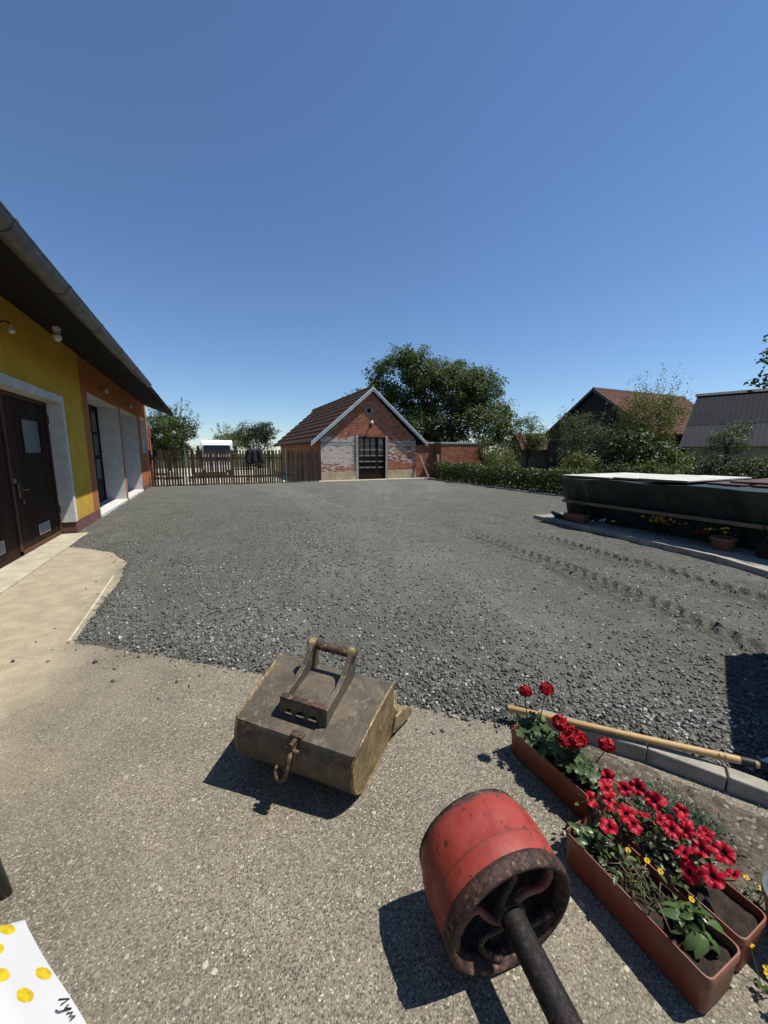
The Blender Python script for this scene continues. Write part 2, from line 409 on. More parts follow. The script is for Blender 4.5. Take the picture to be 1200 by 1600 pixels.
# ------------------------------------------------------------------ farm building on the left
P_YEL = simple('yellow_render', (.60, .37, .028), (.50, .30, .025), 3, .9, bump=.5, bscale=140, bdist=.003)
P_ORA = simple('orange_render', (.40, .135, .036), (.33, .11, .032), 3, .9, bump=.5, bscale=140, bdist=.003)
def weather(mat, dirt, zt):
    m = Mt.__new__(Mt); m.m = mat; m.t = mat.node_tree; m.b = m.t.nodes['Principled BSDF']; m.lastn = None; m.pos = m.n('ShaderNodeNewGeometry').outputs['Position']
    src = m.b.inputs['Base Color'].links[0].from_socket; z = m.sep()[2]
    k = m.ramp(m.math('ADD', z, m.math('MULTIPLY', m.math('SUBTRACT', m.noise((2.5, 2.5, 2.5), 6, .7), .5), 1.1)), zt, .15)
    c = m.mix(m.math('MULTIPLY', k, .45), src, dirt); run = m.ramp(m.noise((6, 6, .5), 5, .7), .56, .72, 0, .35); c = m.mix(run, c, dirt)
    m.col(c)
weather(P_YEL, (.25, .17, .06), .9); weather(P_ORA, (.17, .08, .04), .9)
P_WHT = simple('white_render', (.62, .61, .585), (.50, .49, .465), 4, .9, bump=.3, bscale=120, bdist=.002)
P_PLI = simple('brown_plinth', (.16, .075, .062), (.12, .06, .05), 5, .85, bump=.3, bscale=100)
P_DWOOD = simple('dark_door_wood', (.034, .015, .009), (.016, .008, .005), 4, .75, spec=.12, bump=.3, bscale=50, orand=.25, stretch=(6, 6, .4))
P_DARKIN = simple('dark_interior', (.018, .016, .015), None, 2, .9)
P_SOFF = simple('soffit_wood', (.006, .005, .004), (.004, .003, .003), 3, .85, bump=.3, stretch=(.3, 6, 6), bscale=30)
P_ROOFD = simple('old_roof_tile', (.09, .055, .042), (.055, .04, .033), 5, .9, bump=.6, bscale=40)
P_ZINC = simple('zinc', (.20, .20, .19), (.12, .12, .115), 5, .5, .8, bump=.05, bscale=20)
P_THRESH = simple('threshold_concrete', (.46, .42, .32), (.33, .29, .21), 4, .9, bump=.5, bscale=70)
P_BULB = simple('white_glass', (.75, .74, .70), (.6, .6, .57), 9, .3, spec=.5)
P_BLACK = simple('black_metal', (.02, .02, .02), (.03, .025, .02), 20, .5, .3)
P_BRASS = simple('worn_brass', (.25, .17, .09), (.12, .08, .05), 30, .4, .9)
P_RUSTW = simple('rusty_edge', (.13, .055, .03), (.08, .035, .02), 30, .85)
mg = Mt('frosted_glass', .35, 0, .6); v = mg.vor(70)
mg.col(mg.mix(mg.ramp(v.outputs['Distance'], .2, .7), (.05, .055, .056), (.12, .13, .13))); mg.bump(v.outputs['Distance'], .6, .006); P_FROST = mg.m
mg = Mt('dark_glass', .08, 0, .6); mg.col((.012, .014, .016)); P_GLASS = mg.m
mg = Mt('white_glazing', .12, 0, .6); mg.col(mg.mix(mg.ramp(mg.noise(2, 3), .4, .6), (.30, .32, .33), (.42, .43, .43))); P_CURT = mg.m

fb = thing('farm_building', 'long low farm building with yellow and orange rendered walls and zinc gutter', 'building', (-2.5, 0, 0))
def fw(name, mat, boxes, bevel=0, parent=fb):
    mb = MB()
    for b in boxes: mb.box(*b)
    return mb.build(name, mat, parent, bevel=bevel)
T = -.55
fw('wall', P_YEL, [(T, 0, 1.0, 5.5, .26, 4.05), (T, 0, 5.5, 9.6, 2.60, 4.05), (T, 0, 9.6, 11.15, .26, 4.05)])['label'] = 'yellow rendered wall around the garage door'
fw('wall', P_ORA, [(T, 0, 11.15, 11.65, .26, 4.05), (T, 0, 11.65, 15.30, 3.08, 4.05), (T, 0, 15.30, 15.62, .0, 4.05), (T, 0, 15.62, 19.05, 3.12, 4.05),
                   (T, 0, 19.05, 20.0, .22, 4.05), (T, 0, 20.0, 21.7, .22, 1.66), (T, 0, 20.0, 21.7, 3.2, 4.05), (T, 0, 21.7, 22.2, .22, 4.05)])['label'] = 'orange rendered wall around the deep doorways'
fw('wall', P_ORA, [(-6.5, T, 21.9, 22.2, 0, 4.05), (-6.5, -6.2, 1.0, 21.9, 0, 4.05), (-6.2, T, 1.0, 1.3, 0, 4.05)])
for q_ in ((T, .015, 1.0, 5.5, -.05, .26), (T, .015, 9.612, 11.65, -.05, .26), (T, .015, 19.062, 22.2, -.05, .22)): fw('plinth', P_PLI, [q_])
# garage door surround, door leaves
fw('door_frame', P_WHT, [(-.22, .03, 9.588, 9.60, .26, 2.60), (-.22, .03, 5.5, 5.512, .0, 2.60), (-.22, .03, 5.512, 9.588, 2.588, 2.60),
                         (.003, .03, 9.60, 9.72, .262, 2.60), (.003, .03, 5.38, 5.5, .262, 2.60), (.003, .03, 5.38, 9.72, 2.60, 2.73)])
fw('threshold', P_THRESH, [(-.4, .22, 5.3, 9.55, -.05, .035)], .01)
def door_leaf(y0, y1, handed):
    root = link('door_leaf', None, fb); root.empty_display_size = .1
    zt = 2.57; z0 = .05; x = -.235
    n = 22; ww = (y1 - y0 - .1) / n
    py0, py1, pz0, pz1 = ((8.36, 9.1, 1.64, 2.2) if handed else (6.3, 7.0, 1.64, 2.2))
    base = MB().box(x - .03, x - .002, y0, y1, z0, zt).build('door_core', P_DWOOD, root)
    sh = {}
    for i in range(n):
        a = y0 + .05 + i * ww; b = a + ww - .006
        segs = [(z0 + .06, zt - .05)]
        if b > py0 and a < py1: segs = [(z0 + .06, pz0), (pz1, zt - .05)]
        for s0, s1 in segs:
            k = (round(s0, 3), round(s1, 3))
            if k not in sh: sh[k] = B(0, .014, 0, ww - .006, s0, s1).mesh('plank', P_DWOOD)
            o = link('plank', sh[k], root, (x, a, 0)); 
    fr = MB()
    for a, b, c0, c1 in ((y0, y0 + .05, z0, zt), (y1 - .05, y1, z0, zt), (y0, y1, zt - .05, zt), (y0, y1, z0, z0 + .06)): fr.box(x + .001, x + .024, a, b, c0, c1)
    fr.build('door_edge', P_RUSTW if handed else P_DWOOD, root)
    gl = B(x - .001, x + .006, py0, py1, pz0, pz1).build('window_pane', P_FROST, root)
    f2 = MB()
    for a, b, c0, c1 in ((py0 - .05, py0, pz0 - .05, pz1 + .05), (py1, py1 + .05, pz0 - .05, pz1 + .05), (py0, py1, pz0 - .05, pz0), (py0, py1, pz1, pz1 + .05)): f2.box(x + .0, x + .026, a, b, c0, c1)
    f2.build('window_frame', P_DWOOD, root, bevel=.004)
    v0 = 8.5 if handed else 6.7
    B(x + .010, x + .02, v0, v0 + .5, .22, .40).build('vent_plate', P_WHT, root)
    vs = B(0, .008, 0, .46, 0, .010).mesh('vent_slat', P_RUSTW)
    for k in range(6): link('vent_slat', vs, root, (x + .018, v0 + .02, .237 + k * .027))
    hy = y1 if not handed else y0
    if handed:
        MB().box(x + .024, x + .034, 7.86, 7.93, .93, 1.16).build('lock_plate', P_BRASS, root, bevel=.003)
        MB().tube([(x + .03, 7.9, 1.07), (x + .09, 7.9, 1.07), (x + .095, 8.03, 1.05)], .011, 8).build('door_handle', P_BRASS, root, smooth=True)
        MB().box(x + .03, x + .055, 7.93, 7.98, .84, .91).build('padlock', P_BRASS, root, bevel=.006)
        MB().box(x + .024, x + .03, 7.72, 7.85, 1.18, 1.25).build('hasp', P_ZINC, root)
        for z in (.45, 2.2): MB().tube([(x + .03, y1 - .01, z), (x + .03, y1 - .01, z + .16)], .014, 8).build('hinge', P_RUSTW, root)
door_leaf(7.70, 9.585, True); door_leaf(5.52, 7.68, False)
# deep doorways
def doorway(y0, y1, zt):
    fw('reveal', P_WHT, [(T, .004, y1 - .006, y1, .0, zt), (T, .004, y0, y0 + .006, .26 if y0 < 15 else 0, zt), (T, .004, y0 + .006, y1 - .006, zt - .006, zt)])
    fw('threshold', P_WHT, [(T - .3, .03, y0 + .006, y1 - .006, -.05, .11)], .01)
    d = link('inner_door', None, fb); xd = T - .02
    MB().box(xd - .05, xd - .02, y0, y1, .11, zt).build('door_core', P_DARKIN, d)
    fr = MB(); n = 4; ws = (y1 - y0) / n
    for i in range(n + 1): yy = min(max(y0 + i * ws, y0 + .05), y1 - .05); fr.box(xd - .02, xd + .02, yy - .045, yy + .045, .11, zt)
    for z in (.12, .75, 1.5, 2.2, zt - .05): fr.box(xd - .018, xd + .014, y0, y1, z, z + .06)
    fr.build('door_frame', P_DWOOD, d)
    for i in range(n):
        for z in (.82, 1.57, 2.27):
            B(xd - .012, xd - .006, y0 + i * ws + .05, y0 + (i + 1) * ws - .05, z, z + .62).build('door_pane', P_GLASS, d)
    MB().tube([(xd + .02, y0 + ws * 2 + .06, 1.05), (xd + .08, y0 + ws * 2 + .06, 1.05), (xd + .08, y0 + ws * 2 + .18, 1.05)], .012, 8).build('door_handle', P_ZINC, d)
doorway(11.65, 15.30, 3.08); doorway(15.62, 19.05, 3.12)
wn_ = link('window', None, fb)
B(-.10, -.09, 20.0, 21.7, 1.66, 3.2).build('window_pane', P_CURT, wn_)
f2 = MB()
for a, b, c0, c1 in ((20.0, 20.07, 1.66, 3.2), (21.63, 21.7, 1.66, 3.2), (20.07, 21.63, 1.66, 1.73), (20.07, 21.63, 3.13, 3.2), (20.81, 20.88, 1.73, 3.13)): f2.box(-.089, -.04, a, b, c0, c1)
f2.build('window_frame', P_WHT, wn_); B(-.04, .05, 19.95, 21.75, 1.60, 1.655).build('window_sill', P_THRESH, wn_)
fw('reveal', P_WHT, [(-.2, .003, 21.694, 21.70, 1.66, 3.2), (-.2, .003, 20, 21.694, 3.194, 3.2)])
# roof: eave at X=1.22 (local), sloping up to the left
sl_ = .42
def rz(x, base=3.38): return base + (1.2 - x) * sl_
rf = MB(); rf.prism([(1.2, rz(1.2)), (-3.2, rz(-3.2)), (-7.4, rz(1.0)), (-7.4, rz(1.0) + .12), (-3.2, rz(-3.2) + .14), (1.2, rz(1.2) + .10)], -21.6, -.6,
    Matrix(((1, 0, 0, 0), (0, 0, -1, 0), (0, 1, 0, 0), (0, 0, 0, 1))))
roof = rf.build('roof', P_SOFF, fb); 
mb = MB()
nrow = 13
for i in range(nrow):                                   # tile courses on the yard slope
    x0 = 1.24 - i * .34; 
    for j in range(int(21.2 / .24)):
        y = .58 + j * .24; dz = rnd.uniform(-.006, .006)
        mb.add([(x0, y, rz(x0) + .13 + dz), (x0, y + .22, rz(x0) + .13 + dz), (x0 - .4, y + .22, rz(x0 - .4) + .115), (x0 - .4, y, rz(x0 - .4) + .115),
                (x0, y, rz(x0) + .105 + dz), (x0, y + .22, rz(x0) + .105 + dz)], [(0, 1, 2, 3), (4, 5, 1, 0), (4, 0, 3), (1, 5, 2)])
tag(mb.build('tile_courses', P_ROOFD, roof), kind='stuff')
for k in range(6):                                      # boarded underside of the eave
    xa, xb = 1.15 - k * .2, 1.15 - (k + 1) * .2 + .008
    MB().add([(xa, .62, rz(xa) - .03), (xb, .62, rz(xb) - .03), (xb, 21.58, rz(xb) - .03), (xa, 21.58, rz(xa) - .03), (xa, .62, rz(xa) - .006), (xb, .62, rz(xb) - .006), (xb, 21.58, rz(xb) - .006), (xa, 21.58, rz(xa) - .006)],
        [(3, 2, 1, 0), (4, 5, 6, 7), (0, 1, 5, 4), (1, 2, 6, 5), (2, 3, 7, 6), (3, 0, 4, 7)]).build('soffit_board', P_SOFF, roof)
# gutter (half-round) with joints and brackets
gut = link('gutter', None, fb); gprof = []
def half(r, y0, y1, xc, zc, t=.006):
    b = MB(); n = 12; vs = []
    for y in (y0, y1):
        for rr in (r, r - t):
            for k in range(n + 1):
                a = math.pi + math.pi * k / n; vs.append((xc + rr * math.cos(a), y, zc + rr * math.sin(a)))
    N = n + 1; fs = []
    for k in range(n):
        fs += [(k, k + 1, 2 * N + k + 1, 2 * N + k), (N + k + 1, N + k, 3 * N + k, 3 * N + k + 1), (k + 1, k, N + k, N + k + 1), (2 * N + k, 2 * N + k + 1, 3 * N + k + 1, 3 * N + k)]
    fs += [(0, N, 3 * N, 2 * N), (n, 2 * N + n, 3 * N + n, N + n)][::1]
    fall = lambda y: -(12.65 - y) * .008
    vs = [(x, y, z + fall(y)) for x, y, z in vs]
    b.add(vs, [tuple(f) for f in fs]); b.tube([(xc + r, y0, zc + fall(y0)), (xc + r, y1, zc + fall(y1))], .012, 8); return b
XG, ZG, RG = 1.17, 3.50, .10
ys = [.5, 4.2, 5.55, 7.0, 8.5, 10.2, 11.9, 12.65]
half(RG, .5, 12.65, XG, ZG).build('gutter_trough', P_ZINC, gut, auto=40)
for y in ys[1:-1]: half(RG + .008, y - .02, y + .02, XG, ZG, .010).build('gutter_joint', P_ZINC, gut, auto=40)
half(RG + .004, 12.60, 12.66, XG, ZG, .10).build('gutter_end', P_ZINC, gut, auto=40)

# brick pier with a ledge at the far end of the building
P_BRK = simple('plain_brick', (.30, .10, .055), (.20, .075, .045), 14, .92, bump=.4, bscale=60)
pr = thing('brick_pier', 'narrow red brick pier with a ledge at the far end of the building', 'pier', (-2.75, 23.6, 0))
B(-.18, .18, -.2, .2, -.1, 2.55).build('pier_shaft', P_BRK, pr, bevel=.01); B(-.45, .32, -.3, .25, 1.55, 1.62).build('ledge', P_THRESH, pr); MB().prism([(-.2, 2.55), (.2, 2.55), (.2, 3.0)], -.2, .2, Matrix(((1, 0, 0, 0), (0, 0, -1, 0), (0, 1, 0, 0), (0, 0, 0, 1)))).build('cap', P_BRK, pr)

def wall_lamp(label, loc, big=False):
    t = thing('wall_lamp', label, 'lamp', loc, group='lamps on the farm building'); t.scale = (.8,) * 3
    if big:
        MB().lathe([(.001, .0), (.07, 0), (.075, -.03), (.055, -.09), (.001, -.09)], 20).build('lamp_base', P_WHT, t, auto=40)
        MB().lathe([(.055, -.09), (.072, -.13), (.078, -.18), (.07, -.23), (.045, -.265), (.001, -.28)], 20).build('lamp_globe', P_BULB, t, smooth=True)
        MB().lathe([(.080, -.15), (.084, -.16), (.080, -.17)], 20, close=True).build('guard_ring', P_ZINC, t, smooth=True)
    else:
        MB().lathe([(.001, 0), (.03, 0), (.03, .02), (.001, .02)], 14, Matrix.Rotation(R(90), 4, 'Y')).build('lamp_base', P_BLACK, t)
        MB().tube([(.0, 0, 0), (.09, 0, .04), (.15, 0, .03), (.18, 0, -.02)], .012, 8).build('lamp_arm', P_BLACK, t, smooth=True)
        MB().lathe([(.022, .0), (.025, -.03), (.05, -.07), (.055, -.1), (.04, -.135), (.001, -.15)], 16, Matrix.Translation((.18, 0, -.01))).build('lamp_bulb', P_BULB, t, smooth=True)
wall_lamp('small white bulb on a bent arm above the garage door, nearest lamp', (-2.5, 7.35, 3.42))
wall_lamp('larger white globe lamp hanging under the eave beside the yellow wall', (-2.06, 8.2, 3.655), True)
wall_lamp('small white bulb on an arm above the first deep doorway', (-2.5, 13.1, 3.38))
wall_lamp('small white bulb on an arm above the second deep doorway', (-2.5, 17.0, 3.40))

# ------------------------------------------------------------------ foliage tools
def leaf_mat(name, dark, light, rough=.5, trans=.35):
    m = Mt(name, rough, 0, .35); r = m.attr('rnd')
    c = m.mix(m.ramp(r, 0, 1), dark, light); m.col(c)
    tr = m.n('ShaderNodeBsdfTranslucent'); m.val(m.hsv(c, .48, 1.1, 1.5), tr.inputs[0])
    mx = m.n('ShaderNodeMixShader'); mx.inputs[0].default_value = trans
    out = m.t.nodes['Material Output']; m.l(m.b.outputs[0], mx.inputs[1]); m.l(tr.outputs[0], mx.inputs[2]); m.l(mx.outputs[0], out.inputs[0])
    return m.m
L_WALNUT = leaf_mat('walnut_leaf', (0.0283, 0.0507, 0.0122), (0.0862, 0.1268, 0.0304))
L_DARK = leaf_mat('dark_leaf', (0.0140, 0.0265, 0.0078), (0.0390, 0.0608, 0.0172))
L_MID = leaf_mat('mid_leaf', (0.0273, 0.0468, 0.0109), (0.0780, 0.1131, 0.0273))
L_LIGHT = leaf_mat('light_leaf', (0.0468, 0.0702, 0.0140), (0.1326, 0.1560, 0.0390))
L_OLIVE = leaf_mat('olive_leaf', (0.0390, 0.0546, 0.0234), (0.0936, 0.1170, 0.0468))
L_HEDGE = leaf_mat('hedge_leaf', (0.0195, 0.0390, 0.0094), (0.0663, 0.1014, 0.0273), .32)
P_BARK = simple('bark', (.06, .045, .033), (.035, .028, .022), 9, .95, bump=.8, bscale=40, stretch=(1, 1, .3))

def leaf_cloud(P, size, seed, up=.5, aspect=.5, out=None):
    """P: (n,3) leaf positions -> folded two-triangle leaves"""
    g = np.random.default_rng(seed); n = len(P)
    nrm = g.normal(size=(n, 3)); nrm[:, 2] += up * 2
    if out is not None: nrm += out * 1.2
    nrm /= np.linalg.norm(nrm, axis=1, keepdims=True)
    t = np.cross(nrm, g.normal(size=(n, 3))); t /= np.linalg.norm(t, axis=1, keepdims=True)
    b = np.cross(nrm, t); L = size * g.uniform(.6, 1.3, n)[:, None]
    W = L * aspect; fold = nrm * L * .12
    V = np.stack([P - t * L * .5, P + b * W * .5 + fold, P + t * L * .5 - nrm * L * .1, P - b * W * .5 + fold], 1).reshape(-1, 3)
    i = np.arange(n)[:, None] * 4
    F = np.concatenate([i + np.array([[0, 1, 2]]), i + np.array([[0, 2, 3]])])
    return V, F, np.repeat(np.clip(g.normal(.5, .25, n), 0, 1), 4)

def ball(g, n):
    d = g.normal(size=(n, 3)); d /= np.linalg.norm(d, axis=1, keepdims=True); return d * (g.random(n) ** .55)[:, None]
def lobes_points(lobes, nclump, per, spread, seed, shell=.6):
    g = np.random.default_rng(seed); vol = np.array([l[3] * l[4] * l[5] for l in lobes]) ** .67; vol /= vol.sum()
    k = g.choice(len(lobes), nclump, p=vol); Lb = np.array(lobes)[k]
    d = g.normal(size=(nclump, 3)); d /= np.linalg.norm(d, axis=1, keepdims=True)
    cc = Lb[:, :3] + d * Lb[:, 3:6] * (shell + (1 - shell) * g.random(nclump) ** .6)[:, None] * g.uniform(.85, 1.12, nclump)[:, None]
    P = np.repeat(cc, per, 0) + ball(g, nclump * per) * spread * 1.9 * np.repeat(g.uniform(.6, 1.25, nclump), per)[:, None] * np.array([1, 1, .75])
    return cc, P, np.repeat(d, per, 0)

def yard(px, d):                                       # direction from the camera's standpoint -> yard coordinates
    r, f = (px - 600) / 600 * d, d
    return .9085 * r + .4177 * f, -.4177 * r + .9085 * f

def tree(label, x, y, h, r, mat, nclump=120, per=40, leaf=.12, spread=.35, seed=1, name='tree', cat='tree', trunk=.12, base=.35, lobes=None, up=.5, group=None, aspect=.5, shoots=0, squash=1.):
    t = thing(name, label, cat, (x, y, -.08), group=group); g = np.random.default_rng(seed)
    if lobes is None:
        zc = h * (base + (1 - base) / 2); rzv = h * (1 - base) / 2
        lobes = [(0, 0, zc, r * .75, r * .75, rzv * .8)]
        for i in range(6):
            a = i * 1.05 + g.uniform(-.4, .4); q = g.uniform(.4, .62)
            lobes.append((r * q * math.cos(a), r * q * math.sin(a), zc + rzv * g.uniform(-.5, .5), r * g.uniform(.38, .55), r * g.uniform(.38, .55), rzv * g.uniform(.32, .5)))
    cc, P, out = lobes_points(lobes, nclump, per, spread, seed)
    if shoots:
        Q = []
        for i in range(shoots):
            a = g.uniform(0, 6.28); q = r * g.uniform(0, .8); b0 = np.array([q * math.cos(a), q * math.sin(a), h * g.uniform(.55, .8)]); L = h * g.uniform(.2, .38)
            dv = np.array([math.cos(a) * .25, math.sin(a) * .25, 1]); s = g.random(per); Q.append(b0 + dv * (s * L)[:, None] + g.normal(size=(per, 3)) * .07)
        P = np.concatenate([P] + Q); out = np.concatenate([out, np.tile([0, 0, 1.], (shoots * per, 1))])
    P[:, 2] = np.maximum(P[:, 2], .12)
    V, F, A = leaf_cloud(P, leaf, seed, up, aspect, out)
    link('crown', mesh_np('crown', V, None, F, mat=mat, attrs={'rnd': A}), t)
    tb = MB(); top = h * (base + .25)
    tb.tube([(0, 0, -.1), (.03 * h * .2, .02, h * base * .5), (0, .03, h * base), (.05, 0, top)], [trunk * 1.25, trunk, trunk * .8, trunk * .45], 9)
    for i in g.choice(len(cc), min(18, len(cc)), replace=False):
        s = Vector((0, 0, h * g.uniform(base * .75, base + .2))); e = Vector(cc[i]); mid = s.lerp(e, .5) + Vector((0, 0, h * .03))
        tb.tube([s, mid, e], [trunk * .4, trunk * .25, trunk * .08], 6)
    tb.build('trunk', P_BARK, t, smooth=True)
    return t

# ------------------------------------------------------------------ brick house in the yard
def brick_mat(name, wash):
    m = Mt(name, .92, 0, .15); r = m.attr('rnd'); x, y, z = m.sep()
    c = m.mix(m.ramp(r, 0, .6), (.29, .095, .048), (.39, .150, .080)); c = m.mix(m.ramp(r, .78, .9), c, (.20, .085, .06))
    c = m.mix(m.ramp(m.noise(5, 5, .7), .5, .75), c, (.21, .12, .085)); c = m.mix(m.ramp(m.noise(13, 5, .75), .56, .68, 0, .6), c, (.42, .34, .27)); c = m.mix(m.ramp(m.noise(3.1, 4, .7), .58, .7, 0, .6), c, (.12, .06, .045))
    if wash:
        zone = m.math('MULTIPLY', m.math('MULTIPLY', m.ramp(z, 2.9, 2.3), m.ramp(z, .5, 1.5, .62, 1.)), m.ramp(x, 10.2, 8.0, .74, 1.06))
        nz = m.math('ADD', m.math('ADD', m.noise(2.4, 5, .7), m.math('MULTIPLY', m.math('SUBTRACT', m.noise(22, 4, .75), .5), .8)), m.math('MULTIPLY', m.math('SUBTRACT', m.math('FRACT', m.math('MULTIPLY', r, 7.31)), .5), .34))
        white = m.math('MULTIPLY', m.ramp(m.math('MULTIPLY', zone, m.math('ADD', nz, .22)), .50, .60), .92)
        c = m.mix(white, c, m.mix(m.noise(9, 4), (.68, .64, .57), (.50, .45, .39)))
        c = m.mix(m.ramp(m.noise((3.5, 3.5, 6), 3, .5), .66, .70), c, (.48, .44, .38))
    m.col(c); m.bump(m.noise(40, 4, .7), .5, .01)
    return m.m
BRK_W, BRK = brick_mat('limewashed_brick', True), brick_mat('red_brick', False)
MORT = simple('mortar', (.36, .31, .25), (.22, .185, .15), 8, .95, bump=.4, bscale=50)
PLAST = simple('plaster_plinth', (.47, .39, .27), (.30, .235, .155), 2.2, .92, bump=.4, bscale=40)
CONC_G = simple('grey_concrete', (.36, .345, .315), (.25, .24, .215), 4, .9, bump=.4, bscale=50)
FASCIA = simple('grey_fascia', (.58, .60, .62), (.48, .50, .52), 6, .6)
TILE_B = simple('brown_roof_tile', (.105, .056, .040), (.062, .038, .030), 3, .85, bump=.5, bscale=30)

def brick_courses(mb, O, ex, ez, x0, x1, z0, z1, inside, L=.25, H=.075, g=.012, depth=.012):
    """rows of single bricks on a wall face; O,ex,ez span the face, outward normal = ex x ez"""
    ex, ez = Vector(ex), Vector(ez); n = ex.cross(ez); r = 0; z = z0
    while z + H < z1 + .001:
        x = x0 - (L / 2 if r % 2 else 0)
        while x < x1:
            a, b = max(x, x0), min(x + L - g, x1)
            if b - a > .06 and inside((a + b) / 2, z + H / 2, (b - a) / 2):
                d = depth + rnd.uniform(-.004, .004)
                ps = [Vector(O) + ex * u + ez * v for u, v in ((a, z), (b, z), (b, z + H - g), (a, z + H - g))]
                mb.add([*ps, *[p + n * d for p in ps]], [(4, 5, 6, 7), (0, 1, 5, 4), (1, 2, 6, 5), (2, 3, 7, 6), (3, 0, 4, 7)], None, rnd.random())
            x += L
        z += H; r += 1

bh = thing('brick_shed', 'small brick house with whitewashed red bricks and brown tiled gable roof', 'house', (0, 0, 0))
HX0, HX1, HY0, HY1, APX, APZ, EAVE = 6.0, 12.2, 21.7, 34.4, 9.15, 5.20, 2.42
def gable_z(x): return APZ - abs(x - APX) * (APZ - EAVE) / 3.1
mb = MB(); 
# wall: gable front with a door opening
Mf = Matrix(((1, 0, 0, 0), (0, 0, -1, 0), (0, 1, 0, 0), (0, 0, 0, 1)))
DX0, DX1, DZ = 8.28, 10.06, 2.55
for poly in ([(HX0, -.1), (DX0, -.1), (DX0, gable_z(DX0)), (HX0, EAVE)], [(DX1, -.1), (HX1, -.1), (HX1, EAVE), (DX1, gable_z(DX1))], [(DX0, DZ), (DX1, DZ), (DX1, gable_z(DX1)), (APX, APZ), (DX0, gable_z(DX0))]):
    mb.prism(poly, -HY0 - .3, -HY0, Mf)
mb.box(HX0, HX0 + .3, HY0 + .3, HY1, -.1, EAVE); mb.box(HX1 - .3, HX1, HY0 + .3, HY1, -.1, EAVE)
mb.prism([(HX0, -.1), (HX1, -.1), (HX1, EAVE), (APX, APZ), (HX0, EAVE)], -HY1 - .3, -HY1, Mf)
mb.build('wall', MORT, bh)
def gin(x, z, hw):
    if DX0 - .17 < x + hw and x - hw < DX1 + .17 and z < DZ + .12: return False
    if abs(z - 2.13) < .11 and (x < DX0 or x > DX1): return False
    if (x - 9.0) ** 2 + (z - 4.1) ** 2 < .24 ** 2: return False
    return z < gable_z(x) - .06
mb = MB(); brick_courses(mb, (0, HY0, 0), (1, 0, 0), (0, 0, 1), HX0, HX1, .55, 5.2, gin)
tag(mb.build('brick_face', BRK_W, bh, attr='rnd'), 'red bricks patched with old whitewash', kind='stuff')
mb = MB(); brick_courses(mb, (HX0, 0, 0), (0, -1, 0), (0, 0, 1), -HY1, -HY0, .3, EAVE, lambda x, z, h: True)
tag(mb.build('brick_face', BRK, bh, attr='rnd'), kind='stuff')
B(HX0 - .02, DX0 - .16, HY0 - .035, HY0, -.1, .53).build('plinth', PLAST, bh, bevel=.01); B(DX1 + .16, HX1 + .02, HY0 - .035, HY0, -.1, .56).build('plinth', PLAST, bh, bevel=.01)
MB().box(HX0, DX0 - .16, HY0 - .018, HY0, 2.04, 2.21).box(DX1 + .16, HX1, HY0 - .018, HY0, 2.04, 2.22).build('concrete_band', CONC_G, bh)
MB().box(DX0 - .16, DX0, HY0 - .05, HY0 + .25, -.1, 2.64).box(DX1, DX1 + .16, HY0 - .05, HY0 + .25, -.1, 2.64).build('door_jamb', CONC_G, bh, bevel=.01)
B(DX0, DX1, HY0 - .04, HY0 + .2, DZ, DZ + .09).build('lintel', simple('red_lintel', (.20, .06, .045), None, 8, .8), bh)
B(5.7, 12.9, HY0 - .62, HY0 - .05, -.05, .045).build('doorstep', P_THRESH, bh, bevel=.015)
vent = link('round_vent', None, bh)
MB().lathe([(.15, 0), (.21, 0), (.21, .05), (.15, .05)], 24, AX((9.0, HY0 - .0, 4.1), (1, 0, 0), (0, 0, 1), (0, -1, 0)), close=True).build('vent_ring', CONC_G, vent, auto=40)
MB().lathe([(.001, .004), (.155, .004)], 24, AX((9.0, HY0, 4.1), (1, 0, 0), (0, 0, 1), (0, -1, 0))).build('vent_hole', P_DARKIN, vent)
# double door, one wide leaf with a 3 x 5 grid of panes and one narrow leaf
def shed_leaf(x0, x1, cols):
    d = link('door_leaf', None, bh); y = HY0 + .10; rows = 6
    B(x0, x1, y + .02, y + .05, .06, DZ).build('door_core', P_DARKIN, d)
    fr = MB(); cw = (x1 - x0 - .10) / cols; rh = (DZ - .42) / rows
    fr.box(x0, x1, y - .02, y + .019, .06, .36); fr.box(x0, x1, y - .02, y + .019, DZ - .07, DZ)
    for i in range(cols + 1): xx = x0 + .05 + i * cw; fr.box(xx - .05, xx + .05, y - .018, y + .019, .36, DZ - .07)
    fr.build('door_frame', P_DWOOD, d)
    rm = B(-.02, cw - .08, -.01, .05, 0, .075).mesh('glazing_bar', simple('door_bar', (.26, .235, .21), None, 6, .6)); gm = B(0, cw - .10, 0, .006, 0, rh - .06).mesh('door_pane', P_GLASS)
    for i in range(cols):
        for j in range(rows):
            link('door_pane', gm, d, (x0 + .05 + i * cw + .05, y + .004, .36 + j * rh + .06 if j else .36 + .06))
            if j: link('glazing_bar', rm, d, (x0 + .05 + i * cw + .05, y - .035, .36 + j * rh))
    return d
d = shed_leaf(DX0 + .01, 9.52, 3); MB().tube([(9.44, HY0 + .06, 1.08), (9.44, HY0, 1.08), (9.33, HY0, 1.08)], .016, 8).build('door_handle', P_ZINC, d)
d2 = shed_leaf(9.53, DX1 - .01, 1); B(9.70, 9.84, HY0 + .066, HY0 + .074, 2.16, 2.36).build('notice', P_WHT, d2)
